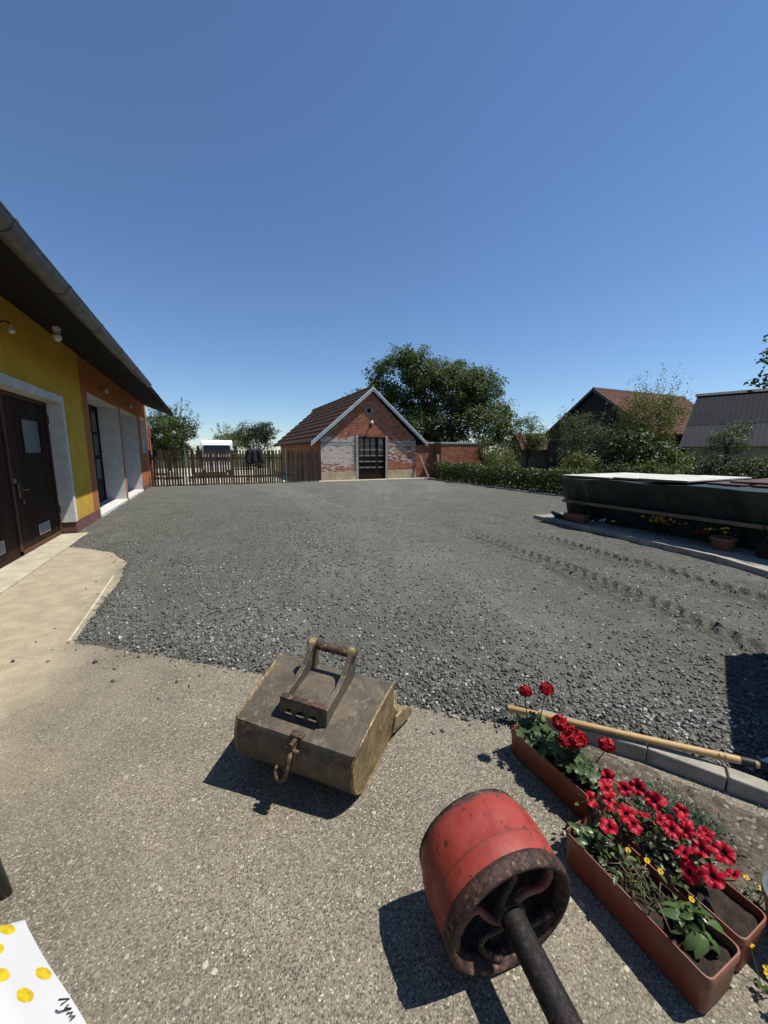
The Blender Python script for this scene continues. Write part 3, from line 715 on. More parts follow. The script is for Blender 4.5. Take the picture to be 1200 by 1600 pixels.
# roof: slabs, tile courses, bargeboards
ro = link('roof', None, bh)
run = 3.72; TILE_STEP = .06; rise = APZ + .16 - 2.20; sl2 = rise / run; OV = .25
for s in (-1, 1):
    ex = APX + s * run
    M0 = Matrix(((1, 0, 0, 0), (0, 0, -1, 0), (0, 1, 0, 0), (0, 0, 0, 1)))
    MB().prism([(APX, APZ + .10), (ex, 2.14), (ex, 2.20), (APX, APZ + .16)], -HY1 - .4, -HY0 + OV - .02, M0).build('roof_deck', P_SOFF, ro)
    mb = MB(); n = 10; ln = math.hypot(run, rise) / n
    ux, uz = s * run / (n * ln) * 1.0, -rise / (n * ln)
    nx_, nz_ = (rise / math.hypot(run, rise)) * s, run / math.hypot(run, rise)
    for i in range(n):
        a, b = i * ln - .05, (i + 1) * ln + .015
        for j in range(45):
            y = HY0 - OV + j * .29; dz = rnd.uniform(0, .012)
            if y > HY1 + .35: break
            def pt(t, off): return (APX + ux * t + nx_ * off, APZ + .17 + uz * t + nz_ * off)
            (xa, za), (xb, zb), (xc, zc) = pt(a, .015), pt(b, .035 + TILE_STEP + dz), pt(b, -.005)
            for (ya, yb, hh) in ((y, y + .09, .03), (y + .09, y + .285, 0)):
                mb.add([(xa, ya, za + hh), (xa, yb, za + hh), (xb, yb, zb + hh), (xb, ya, zb + hh), (xc, yb, zc), (xc, ya, zc)], [(0, 1, 2, 3) if s < 0 else (3, 2, 1, 0), (3, 2, 4, 5), (0, 3, 5), (1, 4, 2)])
    tag(mb.build('tile_courses', TILE_B, ro), kind='stuff')
    # bargeboard, two stepped strips
    for k, (off, th, yy) in enumerate(((-.015, .15, HY0 - OV - .03), (.10, .10, HY0 - OV - .055))):
        p0 = (APX, yy, APZ + .10 + off); p1 = (ex + s * .05, yy, 2.14 + off - sl2 * .05)
        mb2 = MB(); mb2.add([(p0[0], yy, p0[2] - th / 2), (p1[0], yy, p1[2] - th / 2), (p1[0], yy, p1[2] + th / 2), (p0[0], yy, p0[2] + th / 2),
                  (p0[0], yy + .03, p0[2] - th / 2), (p1[0], yy + .03, p1[2] - th / 2), (p1[0], yy + .03, p1[2] + th / 2), (p0[0], yy + .03, p0[2] + th / 2)],
                 [(0, 1, 2, 3), (7, 6, 5, 4), (0, 4, 5, 1), (1, 5, 6, 2), (2, 6, 7, 3), (3, 7, 4, 0)])
        mb2.build('bargeboard', FASCIA, ro)
mb = MB()
for j in range(33): 
    y = HY0 - OV + j * .42; mb.tube([(APX, y, APZ + .21), (APX, y + .45, APZ + .225)], [.10, .115], 8)
tag(mb.build('ridge_tiles', TILE_B, ro, smooth=True), kind='stuff')
# lamp over the door
t = thing('wall_lamp', 'white lamp on a dark bracket above the brick house door', 'lamp', (9.08, HY0 - .01, 3.28), group=None)
MB().bar((0, 0, .0), (0, -.22, .08), .05, .05).bar((0, -.01, -.16), (0, -.01, .14), .12, .02, (0, 1, 0)).build('lamp_bracket', P_BLACK, t)
MB().lathe([(.001, .16), (.06, .14), (.09, .06), (.09, 0), (.07, -.04), (.001, -.05)], 16, Matrix.Translation((0, -.24, .08))).build('lamp_shade', P_BULB, t, smooth=True)

# low outbuilding beside the brick house
ob = thing('low_outbuilding', 'low flat-roofed red brick outbuilding right of the brick house', 'outbuilding')
OX0, OX1, OY0, OY1, OZ = 14.7, 18.3, 22.6, 27.5, 2.22
MB().box(OX0, OX1, OY0, OY1, -.1, OZ).box(12.4, OX0, OY0 + .9, OY0 + 1.2, -.1, OZ + .05).build('wall', MORT, ob)
mb = MB(); brick_courses(mb, (0, OY0, 0), (1, 0, 0), (0, 0, 1), OX0, OX1, 0, OZ, lambda x, z, h: True); brick_courses(mb, (OX0, 0, 0), (0, -1, 0), (0, 0, 1), -OY1, -OY0, 0, OZ, lambda x, z, h: True)
brick_courses(mb, (0, OY0 + .9, 0), (1, 0, 0), (0, 0, 1), 12.4, OX0 - .02, 0, OZ, lambda x, z, h: True)
tag(mb.build('brick_face', BRK, ob, attr='rnd'), kind='stuff')
MB().box(OX0 - .08, OX1 + .08, OY0 - .06, OY1 + .1, OZ, OZ + .13).box(12.5, OX0 - .08, OY0 + .75, OY1, OZ + .02, OZ + .14).build('roof_slab', CONC_G, ob, bevel=.02)

OLDW = simple('weathered_wood', (.17, .125, .085), (.10, .075, .055), 4, .9, bump=.5, bscale=40, orand=.3, stretch=(4, 4, .5))
t = thing('wooden_post', 'short round wooden post beside the low outbuilding', 'post', (13.35, 20.9, -.05)); MB().tube([(0, 0, 0), (.01, 0, .8), (0, .01, 1.55)], [.12, .115, .105], 10).build('post_shaft', OLDW, t, smooth=True); MB().tube([(0, .01, 1.55), (0, .01, 1.58)], [.105, .08], 10).build('post_top', OLDW, t)
tag(MB().bar((12.75, 20.9, 0), (12.42, 21.55, 1.5), .14, .03).build('leaning_plank', OLDW), 'pale plank leaning against the right corner of the brick house', 'plank')
ch = MB()
for i in range(22):
    u = i / 21; p = Vector((12.55 + u * .75, 21.2 - u * .3, 1.05 - .25 * math.sin(math.pi * u))); a = 0 if i % 2 else math.pi / 2
    pts = [p + Vector((.028 * math.cos(k * math.pi / 4), .016 * math.sin(k * math.pi / 4) * math.cos(a), .016 * math.sin(k * math.pi / 4) * math.sin(a) * 1.)) for k in range(9)]
    ch.tube(pts, .006, 5, False)
tag(ch.build('chain', P_ZINC), 'pale chain hanging between the brick house and the wooden post', 'chain')
tag(MB().tube([(5.1, 22.9, 0), (5.1, 22.9, .08), (5.1, 22.9, .45), (5.1, 22.9, .85), (5.1, 22.9, .9)], [.24, .28, .30, .28, .25], 18).build('barrel', simple('blue_plastic', (.02, .04, .22), None, 5, .5), smooth=False), 'blue plastic barrel in the shade left of the brick house', 'barrel')

# ------------------------------------------------------------------ picket fence, gate, posts
FEN = simple('fence_wood', (.050, .034, .022), (.095, .062, .033), 3, .92, bump=.4, bscale=40, orand=.45, stretch=(3, 3, .6), lo=.45, hi=.75)
FENM = simple('mossy_fence_wood', (.085, .062, .022), (.04, .03, .018), 3, .92, bump=.4, bscale=40, orand=.4, stretch=(3, 3, .6))
GREENP = simple('green_paint', (.07, .16, .11), (.05, .10, .075), 6, .6, bump=.1)
pk = [MB().prism([(-.047, 0), (.047, 0), (.047, 1.68 + a), (0.0, 1.73 + a + b), (-.047, 1.67 + a)], -.011, .011, Mf).mesh('picket', None) for a, b in ((0, .01), (.03, .0), (-.03, .02), (.015, -.02))]
pkF, pkM = [], []
for mshp in pk:
    a = mshp.copy(); a.materials.append(FEN); pkF.append(a); b = mshp.copy(); b.materials.append(FENM); pkM.append(b)
def fence(name, label, cat, x0, x1, y, moss=lambda x: False, step=.118, z=.06):
    t = thing(name, label, cat, (x0, y, 0)); L = x1 - x0
    for zz in (.38, 1.32): B(0, L, .012, .055, zz, zz + .09).build('rail', FEN, t)
    n = int(L / step)
    for i in range(n):
        x = (i + .5) * L / n + rnd.uniform(-.012, .012); o = link('picket', rnd.choice(pkM if moss(x0 + x) else pkF), t, (x, 0, z + rnd.uniform(-.03, .02)))
        o.rotation_euler = (rnd.uniform(-.012, .012), rnd.gauss(0, .012), 0)
    return t
fence('picket_fence', 'dark wooden picket fence panel next to the orange wall', 'fence', -2.42, -1.0, 21.15)
fence('picket_gate', 'wide dark picket gate between the two green posts', 'gate', -.84, 3.74, 21.2, lambda x: x > 2.2 and rnd.random() < .6)
fence('picket_fence', 'dark picket fence panel beside the brick house', 'fence', 4.0, 5.75, 21.3)
for x, lb in ((-.92, 'green metal fence post left of the picket gate'), (3.88, 'green metal fence post right of the picket gate')):
    t = thing('fence_post', lb, 'post', (x, 21.15, -.05), group='green gate posts'); MB().tube([(0, 0, 0), (0, 0, 1.85)], .045, 12).build('post_tube', GREENP, t, smooth=False)
    MB().lathe([(.052, 1.85), (.052, 1.88), (.001, 1.90)], 12).build('post_cap', GREENP, t)
# jacket slung over the gate
m_j = simple('dark_cloth', (.016, .014, .020), (.028, .025, .034), 5, .95, bump=.5, bscale=60)
n1, n2 = 22, 14; vs = []; fs = []
for i in range(n1 + 1):
    for j in range(n2 + 1):
        u, v = i / n1, j / n2; x = 1.95 + .80 * u + .05 * math.sin(v * 5 + u * 3); s = v * 1.1 - .42
        yv = 21.2 + (-.07 - .03 * math.sin(u * 17) if s > 0 else .06); z = 1.80 - abs(s) * (1 + .12 * math.sin(u * 7)) + .02 * math.sin(u * 9)
        if abs(s) < .05: yv = 21.2 - s; z = 1.82 + .015 * math.sin(u * 9)
        vs.append((x, yv, z))
for i in range(n1):
    for j in range(n2): a = i * (n2 + 1) + j; fs.append((a, a + n2 + 1, a + n2 + 2, a + 1))
o = MB().add(vs, fs).build('jacket', m_j, smooth=True); sm = o.modifiers.new('thick', 'SOLIDIFY'); sm.thickness = .02
tag(o, 'dark jacket slung over the top of the picket gate', 'jacket')
# behind the gate
P_TRUCK = simple('white_truck_paint', (.78, .78, .77), (.70, .70, .69), 2, .35, spec=.5)
tk = thing('truck', 'white truck parked behind the picket gate, only its cab top visible', 'truck', (.78, 30.2, -.05))
cabp = [(0, .75), (0, 1.55), (.12, 2.35), (.3, 2.58), (1.6, 2.62), (1.7, 2.5), (1.7, .75)]
Mx = Matrix(((0, 0, 1, 0), (1, 0, 0, 0), (0, 1, 0, 0), (0, 0, 0, 1)))
MB().prism(cabp, -1.05, 1.05, Mx).build('cab', P_TRUCK, tk, bevel=.06, seg=3)
MB().add([(-.92, -.03, 1.62), (.92, -.03, 1.62), (.86, .06, 2.27), (-.86, .06, 2.27)], [(0, 1, 2, 3)]).build('windscreen', P_GLASS, tk)
MB().add([(-.90, .055, 2.28), (.90, .055, 2.28), (.88, -.16, 2.22), (-.88, -.16, 2.22), (-.90, .06, 2.31), (.90, .06, 2.31)], [(0, 1, 2, 3), (3, 2, 5, 4)]).build('sun_visor', P_TRUCK, tk)
for s in (-1, 1):
    MB().box(s * 1.22 - .09, s * 1.22 + .09, -.16, -.10, 1.65, 2.15).build('mirror', P_BLACK, tk, bevel=.02); MB().tube([(s * 1.05, .1, 2.2), (s * 1.2, -.12, 2.15)], .015, 6).build('mirror_arm', P_BLACK, tk)
    B(s * .78 - .16, s * .78 + .16, -.03, .02, .85, 1.02).build('headlight', P_BULB, tk, bevel=.02)
    MB().lathe([(.22, -.14), (.46, -.14), (.5, -.1), (.5, .1), (.46, .14), (.22, .14)], 24, AX((s * .92, .85, .5), (0, 1, 0), (0, 0, 1), (1, 0, 0)), close=True).build('tyre', P_BLACK, tk)
    MB().lathe([(.001, -.05), (.24, -.1), (.24, .1), (.001, .05)], 18, AX((s * .92, .85, .5), (0, 1, 0), (0, 0, 1), (1, 0, 0))).build('rim', P_ZINC, tk)
B(-1.02, 1.02, -.06, .02, 1.10, 1.40).build('grille', P_BLACK, tk, bevel=.02); B(-1.05, 1.05, -.1, .1, .45, .75).build('bumper', P_TRUCK, tk, bevel=.04)
MB().box(-1.1, 1.1, 1.9, 6.4, 1.0, 1.15).box(-1.1, -1.05, 1.9, 6.4, 1.15, 1.7).box(1.05, 1.1, 1.9, 6.4, 1.15, 1.7).box(-1.05, 1.05, 1.9, 1.95, 1.15, 1.7).build('load_bed', P_TRUCK, tk)
for s in (-1, 1): MB().lathe([(.001, -.14), (.46, -.14), (.5, -.1), (.5, .1), (.46, .14), (.001, .14)], 24, AX((s * .92, 5.0, .5), (0, 1, 0), (0, 0, 1), (1, 0, 0))).build('tyre', P_BLACK, tk)
WBAG = simple('pale_stone_block', (.66, .63, .56), (.50, .47, .41), 3, .9, bump=.5, bscale=30)
for i, (x, y, sx, sy, sz) in enumerate(((-3.2, 26, .8, .6, .9), (-1.9, 27.5, .7, .7, .55), (-.9, 25.4, .45, .4, .4), (3.3, 27.2, .8, .7, .6), (4.2, 28.6, .7, .6, 1.0), (2.4, 25, .35, .3, .3))):
    b = MB(); vs = [(a * sx * rnd.uniform(.8, 1.05), c * sy * rnd.uniform(.8, 1.05), d * sz * rnd.uniform(.85, 1.05)) for d in (0, 1) for c in (-.5, .5) for a in (-.5, .5)]
    b.add(vs, [(0, 2, 3, 1), (4, 5, 7, 6), (0, 1, 5, 4), (2, 6, 7, 3), (0, 4, 6, 2), (1, 3, 7, 5)])
    o = b.build('stone_block', WBAG, None, bevel=.05, loc=(x, y, -.03)); tag(o, ('tall pale block behind the fence next to the orange wall', 'wide pale block behind the left green post', 'small pale block behind the left part of the gate', 'wide pale block behind the right part of the gate', 'tall pale block behind the right green post', 'smallest pale block behind the gate below the jacket')[i], 'block', 'pale blocks behind the fence')

# ------------------------------------------------------------------ far buildings on the right
BOARD = simple('dark_barn_wall', (.045, .042, .040), (.028, .027, .026), 2, .95, bump=.4, bscale=20)
REDT = simple('red_roof_tile', (.125, .048, .033), (.080, .034, .026), 3, .88, bump=.4, bscale=12)
bn = thing('barn', 'dark gabled barn with red tiled roof behind the shrubs', 'barn', (30, 22.9, -.1))
bl, hw_, bz, ez_ = 12.8, 5.0, 6.9, 3.25
Mb = Matrix(((0, 0, 1, 0), (1, 0, 0, 0), (0, 1, 0, 0), (0, 0, 0, 1)))
MB().prism([(-hw_ + .3, 0), (hw_ - .3, 0), (hw_ - .3, ez_), (0, bz - .15), (-hw_ + .3, ez_)], .05, bl - .2, Mb).build('wall', BOARD, bn)
rb = link('roof', None, bn)
def slope_tiles(parent, mat, L, p0, p1, rows, tw, x0=0, amp=.04):
    """courses of tiles on a slope running along local X; p0 ridge (y,z), p1 eave (y,z)"""
    b = MB(); n = int(L / tw)
    for i in range(rows):
        ya, za = [p0[k] + (p1[k] - p0[k]) * i / rows for k in (0, 1)]; yb, zb = [p0[k] + (p1[k] - p0[k]) * (i + 1.08) / rows for k in (0, 1)]
        for j in range(n):
            xa = x0 + j * tw; dz = rnd.uniform(0, .02)
            b.add([(xa, ya, za + .02), (xa + tw * .5, ya, za + .02 + amp), (xa + tw * .98, ya, za + .02), (xa + tw * .98, yb, zb + .06 + dz), (xa + tw * .5, yb, zb + .06 + amp + dz), (xa, yb, zb + .06 + dz), (xa, yb, zb), (xa + tw * .98, yb, zb)],
                  [(0, 1, 4, 5), (1, 2, 3, 4), (6, 5, 4, 3, 7)])
    return tag(b.build('tile_courses', mat, parent), kind='stuff')
for s in (-1, 1):
    MB().prism([(0, bz), (s * (hw_ + .3), ez_ - .25), (s * (hw_ + .3), ez_ - .15), (0, bz + .1)][::s], -.25, bl, Mb).build('roof_deck', P_SOFF, rb)
slope_tiles(rb, REDT, bl + .2, (0, bz + .1), (-hw_ - .3, ez_ - .15), 20, .30, -.25)
MB().prism([(-.15, bz + .08), (.15, bz + .08), (.08, bz + .22), (-.08, bz + .22)], -.25, bl, Mb).build('ridge_cap', P_ROOFD, rb)
MB().bar((-.28, 0, bz + .05), (-.28, -hw_ - .3, ez_ - .22), .05, .22).bar((-.28, 0, bz + .05), (-.28, hw_ + .3, ez_ - .22), .05, .22).build('bargeboard', simple('barge_grey', (.12, .115, .11), None, 4, .9), rb)

GMET = simple('grey_roof_sheet', (.019, .021, .026), (.025, .027, .032), 1.2, .85, 0, spec=.08); GMET2 = simple('faded_roof_sheet', (.042, .044, .050), (.035, .037, .043), 1.2, .85, 0, spec=.08)
CREAM = simple('cream_wall', (.45, .40, .28), (.33, .29, .20), 2, .9)
gb = thing('metal_roof_building', 'building with dark grey corrugated metal roof at the right edge', 'building', (30.6, 15.6, -.1)); gb.rotation_euler = (0, 0, math.atan2(-.928, .344))
# local X along the ridge, local -Y is the slope facing the yard
W2, rz2, ez2, L2 = 5.2, 5.55, 2.1, 17.0
MB().box(.3, L2 - .3, -W2 + .5, W2 - .5, 0, ez2 + .1).build('wall', CREAM, gb)
r2 = link('roof', None, gb)
for s in (-1, 1):
    for part, (u0, u1) in enumerate(((0, .62), (.60, 1.0))):
        b = MB(); nn = int(L2 / .06); vs = []
        for i in range(nn + 1):
            k = i % 4; up = .014 if k == 1 else 0
            for u in (u0, u1): vs.append((i * L2 / nn, s * W2 * u, rz2 - (rz2 - ez2) * u + up - part * .02))
        b.add(vs, [((2 * i, 2 * i + 1, 2 * i + 3, 2 * i + 2) if s < 0 else (2 * i + 2, 2 * i + 3, 2 * i + 1, 2 * i)) for i in range(nn)])
        b.build('roof_sheet', GMET2 if part else GMET, r2)
MB().prism([(-.25, rz2 - .06), (.25, rz2 - .06), (.06, rz2 + .12), (-.06, rz2 + .12)], -.1, L2, Mb).build('ridge_cap', simple('dark_cap', (.05, .052, .055), None, 4, .6), r2)
MB().prism([(-W2 + .5, ez2), (W2 - .5, ez2), (0, rz2 - .2)], .3, .45, Mb).prism([(-W2 + .5, ez2), (W2 - .5, ez2), (0, rz2 - .2)], L2 - .45, L2 - .3, Mb).build('gable_wall', CREAM, r2)

x, y = yard(848, 42)
rh = thing('low_red_roof_shed', 'low distant shed with a red tiled roof left of the barn', 'shed', (x - 3, y, -.1)); rh.rotation_euler = (0, 0, R(-24))
B(0, 6, .4, 4.4, 0, 2.0).build('wall', simple('grey_shed_wall', (.20, .18, .15), None, 2, .9), rh)
rr = link('roof', None, rh); MB().prism([(0, 2.0), (2.4, 3.75), (4.8, 2.0)], -.2, 6.2, Mb).build('roof_deck', P_ROOFD, rr); slope_tiles(rr, REDT, 6.4, (2.4, 3.77), (-.1, 1.98), 10, .3, -.2)

# ------------------------------------------------------------------ trees and shrubs
def pt(label, px, d, topy, hw, mat, **k):
    x, y = yard(px, d); h = (707 - topy) * d / 600 + 1.73
    return tree(label, x, y, h, hw / 600 * d, mat, **k)
pt('green tree with upright shoots behind the far end of the farm building', 268, 30, 640, 52, L_MID, nclump=260, per=60, leaf=.15, spread=.26, seed=2, base=.12, shoots=42, name='fruit_tree')
pt('pale yellow-green tree behind the truck', 362, 46, 664, 30, L_LIGHT, nclump=130, per=40, leaf=.18, spread=.34, seed=3, base=.1, shoots=14, name='fruit_tree')
pt('dark green tree behind the picket gate, left of the brick house', 405, 40, 657, 34, L_DARK, nclump=170, per=46, leaf=.17, spread=.30, seed=4, base=.1, name='fruit_tree')
pt('distant tree glimpsed between the small tree and the barn', 848, 52, 676, 24, L_MID, nclump=90, per=36, leaf=.22, spread=.42, seed=31, base=.05)
pt('distant tree behind the pale bush, right of the walnut tree', 795, 44, 664, 40, L_DARK, nclump=130, per=36, leaf=.2, spread=.42, seed=32, base=.05)
pt('low distant bush behind the truck, left of the pale tree', 333, 58, 692, 26, L_MID, nclump=80, per=36, leaf=.22, spread=.42, seed=33, base=.02, name='bush', cat='bush')
x, y = yard(672, 33)
wl = []
for (px, yy, hw, hh) in ((690, 640, 62, 62), (625, 600, 42, 42), (655, 585, 34, 30), (715, 612, 46, 38), (752, 625, 30, 28), (745, 665, 44, 36), (790, 676, 22, 20), (598, 632, 42, 36), (585, 590, 18, 16), (690, 590, 36, 22), (660, 670, 60, 36), (765, 600, 14, 20), (635, 565, 16, 14), (780, 655, 18, 18)):
    d_ = 33 + rnd.uniform(-2.0, 2.5); xx, yv = yard(px, d_); wl.append((xx - x, yv - y, (707 - yy) * d_ / 600 + 1.73, hw / 600 * d_, hw / 600 * d_ * .9, hh / 600 * d_))
tree('large walnut tree rising behind the brick house', x, y, 10.6, 6, L_WALNUT, nclump=900, per=70, leaf=.23, spread=.40, seed=5, lobes=wl, trunk=.28, base=.3, name='walnut_tree', aspect=.45)
pt('small green tree right of the walnut tree', 822, 30, 642, 34, L_MID, nclump=100, per=36, leaf=.14, spread=.28, seed=6, base=.25, name='small_tree')
pt('pale green bush right of the low brick outbuilding', 782, 25, 690, 30, L_LIGHT, nclump=90, per=34, leaf=.10, spread=.25, seed=7, base=.03, name='bush', cat='bush')
pt('dark bush between the low outbuilding and the small tree', 756, 26.5, 676, 20, L_MID, nclump=60, per=34, leaf=.12, spread=.25, seed=8, base=.05, name='bush', cat='bush')
pt('thin dark tree against the dark barn gable', 905, 23, 640, 42, L_OLIVE, nclump=190, per=30, leaf=.10, spread=.28, seed=9, base=.12, shoots=20, name='small_tree', up=0)
pt('tall wispy tree with upright twigs in front of the red barn roof', 1008, 22, 604, 52, L_LIGHT, nclump=330, per=34, leaf=.10, spread=.26, seed=10, base=.1, shoots=64, name='wispy_tree', up=0)
pt('dark large-leaved shrub in front of the barn', 985, 16.5, 668, 52, L_DARK, nclump=150, per=20, leaf=.20, spread=.26, seed=11, base=.04, name='shrub', cat='shrub', aspect=.6)
pt('light green shrub beside the dark large-leaved shrub', 1052, 16, 690, 34, L_MID, nclump=90, per=24, leaf=.12, spread=.22, seed=12, base=.04, name='shrub', cat='shrub')
pt('yellow-green laurel bush at the left end of the shrub row', 905, 18, 703, 34, L_LIGHT, nclump=90, per=26, leaf=.13, spread=.22, seed=13, base=.02, name='bush', cat='bush')
pt('small round tree in front of the grey metal roof', 1130, 15, 652, 34, L_OLIVE, nclump=80, per=30, leaf=.08, spread=.17, seed=14, base=.45, name='small_tree', trunk=.05)
for i, (px, d_, ty, hw) in enumerate(((1085, 14, 712, 46), (1140, 13, 706, 44), (1195, 12.5, 708, 44), (960, 15, 716, 44), (1020, 14, 714, 44), (1250, 12.5, 700, 46))):
    pt(('dark shrub in the row below the small round tree, its left neighbour', 'dark shrub in the row directly below the small round tree', 'dark shrub at the right edge behind the tarpaulin stack', 'low dark shrub behind the left end of the tarpaulin stack',
        'low dark shrub behind the white panels of the stack', 'dark shrub just beyond the right edge')[i], px, d_, ty, hw, L_DARK if i % 2 else L_MID, nclump=90, per=30, leaf=.11, spread=.20, seed=20 + i, base=.02, name='shrub', cat='shrub', group='shrubs behind the tarpaulin stack')
# near tree whose branches reach in at the right edge
x, y = yard(1345, 9.5)
nl = []
for (px, yy, hw, hh) in ((1320, 525, 110, 90), (1210, 550, 34, 34), (1198, 596, 38, 20), (1212, 508, 22, 16), (1250, 560, 60, 60), (1180, 575, 16, 14)):
    xx, yv = yard(px, 9.5); nl.append((xx - x, yv - y, (707 - yy) * 9.5 / 600 + 1.73, hw / 600 * 9.5, hw / 600 * 9.5, hh / 600 * 9.5))
tree('dark leafy tree reaching in at the right edge of the picture', x, y, 5.6, 2, L_DARK, nclump=150, per=22, leaf=.12, spread=.17, seed=15, lobes=nl, trunk=.10, base=.3, name='pear_tree', aspect=.6)

# hedge along the right side of the gravel
hg = thing('hedge', 'low leafy green hedge along the far right side of the gravel', 'hedge', (0, 0, -.08))
g = np.random.default_rng(40); N = 15000
yy = g.uniform(9.0, 20.2, N); top = 1.02 + .22 * (fbm(yy * 1.1, yy * 0, 3, 3) - .5) * 2; sx = g.uniform(-1, 1, N); zz = g.random(N) ** .7
xc = 12.55 + (yy - 9) * .045
xx = xc + sx * (.62 - .15 * zz) + .12 * (fbm(yy * 1.5, zz * 2, 8, 2) - .5); P = np.stack([xx, yy, .08 + zz * top], -1)
V, F, A = leaf_cloud(P, .12, 41, .6, .5); link('foliage', mesh_np('foliage', V, None, F, mat=L_HEDGE, attrs={'rnd': A}), hg)
tb = MB()
for k in range(34):
    y = 9.2 + k * .33; x = 12.55 + (y - 9) * .045 + rnd.uniform(-.2, .2); tb.tube([(x, y, 0), (x + rnd.uniform(-.1, .1), y + rnd.uniform(-.1, .1), .9)], [.02, .008], 5)
tb.build('stem', P_BARK, hg)
KERB = simple('kerb_concrete', (.36, .335, .275), (.22, .205, .165), 5, .92, bump=.6, bscale=60)
for k in range(11):
    y0 = 9.3 + k * 1.0; xk = 11.78 + (y0 - 9) * .052
    o = MB().box(-.06, .06, .004, .99, -.08, .09 + rnd.uniform(-.01, .01)).build('kerb_stone', KERB, None, bevel=.01, loc=(xk, y0, 0)); o.rotation_euler = (0, 0, -.052 + rnd.uniform(-.01, .01))
    tag(o, ('nearest', 'second', 'third', 'fourth', 'fifth', 'sixth', 'seventh', 'eighth', 'ninth', 'tenth', 'farthest')[k] + ' kerb stone at the foot of the low hedge, counted from the tarpaulin stack', 'kerb', 'kerb stones along the hedge')

# ------------------------------------------------------------------ slab and tarpaulin stack on the right
SLAB = simple('slab_concrete', (.30, .285, .25), (.20, .19, .165), 3, .92, bump=.5, bscale=60)
tag(MB().prism([(7.42, 7.0), (6.93, 2.65), (6.66, 2.30), (6.2, 1.2), (10.6, .2), (11.0, 7.2)], -.07, .10).build('concrete_slab', SLAB, bevel=.012), 'concrete slab under the tarpaulin stack', 'slab', kind='structure')
NTH = ('first', 'second', 'third', 'fourth', 'fifth', 'sixth', 'seventh', 'eighth', 'ninth', 'tenth', 'eleventh')
for ik, (a, b) in enumerate((((7.36, 7.0), (7.25, 6.0)), ((7.249, 5.99), (7.135, 5.0)), ((7.134, 4.99), (7.02, 4.0)), ((7.019, 3.99), (6.905, 3.0)), ((6.90, 2.99), (6.62, 2.3)), ((6.61, 2.29), (6.2, 1.4)))):
    tag(MB().bar((a[0], a[1], .035), (b[0], b[1], .035), .09, .17).build('kerb_stone', KERB, None, bevel=.008), NTH[ik] + ' kerb stone of the slab edge, counted from its left end', 'kerb', 'kerb stones along the slab')
m = Mt('green_tarpaulin', .42, 0, .4)
c = m.mix(m.ramp(m.noise(1.6, 5, .65), .35, .7), (.010, .022, .016), (.022, .037, .030))
c = m.mix(m.ramp(m.noise((9, 9, 2), 5, .7), .62, .75), c, (.06, .085, .07)); m.col(c)
m.bump(m.noise((4, 4, 1.2), 5, .6, .8), .6, .05); m.bump(m.noise((60, 60, 60), 2), .15, .002); TARP = m.m
SX0, SX1, SY0, SY1, SH = 7.74, 10.0, .6, 6.42, 1.08
st = thing('tarpaulin_stack', 'long stack covered with a dark green tarpaulin on the slab', 'stack', (0, 0, 0))
vs, fs = [], []; ny_, nz_ = 150, 26
def tarp_face(y, v, seed):
    # v 0 at the bottom, 1 at the top edge; folds hang from the top and gather at the batten
    fold = (fbm(np.array([y * 3.]), np.array([v * .8]), seed, 3)[0] - .5) * .30 * (.3 + abs(v - .45)) + .018 * math.sin(y * 9 + 3 * v) * (1 - v)
    lean = .02 * math.sin(y * 2.3 + 1) * v + .34 * v - .10 * (1 - v) * (1 if v > .42 else .55) - (.05 if v < .42 else 0)
    return lean + fold
for i in range(ny_ + 1):
    y = SY0 + (SY1 - SY0) * i / ny_
    for j in range(nz_ + 1): v = j / nz_; vs.append((SX0 + .06 - tarp_face(y, v, 3) * 1.0 + (-.05 * v), y, .10 + (SH - .10) * v + .012 * math.sin(y * 4) * v))
for i in range(ny_):
    for j in range(nz_): a = i * (nz_ + 1) + j; fs.append((a, a + 1, a + nz_ + 2, a + nz_ + 1))
b = MB().add(vs, fs)
n0 = len(b.v)                                            # top and the two ends
top = [b.v[i * (nz_ + 1) + nz_] for i in range(ny_ + 1)]
vs2 = []
for p in top: vs2 += [p, (p[0] + .25, p[1], SH + .012), (SX1, p[1], SH + .01), (SX1 + .05, p[1], .08)]
fs2 = []
for i in range(ny_):
    for k in range(3): a = i * 4 + k; fs2.append((a, a + 1, a + 5, a + 4))
b.add(vs2, fs2)
for yv in (0, ny_):
    col_ = [b.v[yv * (nz_ + 1) + j] for j in range(nz_ + 1)]; vs3 = []
    for p in col_: vs3 += [p, (SX1 + .02, p[1] + (.03 if yv else -.03), p[2])]
    b.add(vs3, [(2 * j, 2 * j + 1, 2 * j + 3, 2 * j + 2) for j in range(nz_)])
b.build('tarpaulin', TARP, st, smooth=True)
BAT = simple('batten_wood', (.22, .155, .10), (.14, .10, .068), 3, .9, bump=.3, bscale=40, stretch=(3, .4, 3))
B(7.56, 7.595, 2.6, 6.40, .50, .565).build('batten', BAT, st, bevel=.004); B(7.56, 7.595, .7, 2.59, .495, .56).build('batten', BAT, st, bevel=.004)
PAN = simple('white_panel', (.58, .565, .50), (.46, .44, .385), 3, .6, bump=.1)
DBO = simple('dark_board', (.085, .048, .038), (.05, .032, .028), 3, .8, bump=.3, orand=.3)
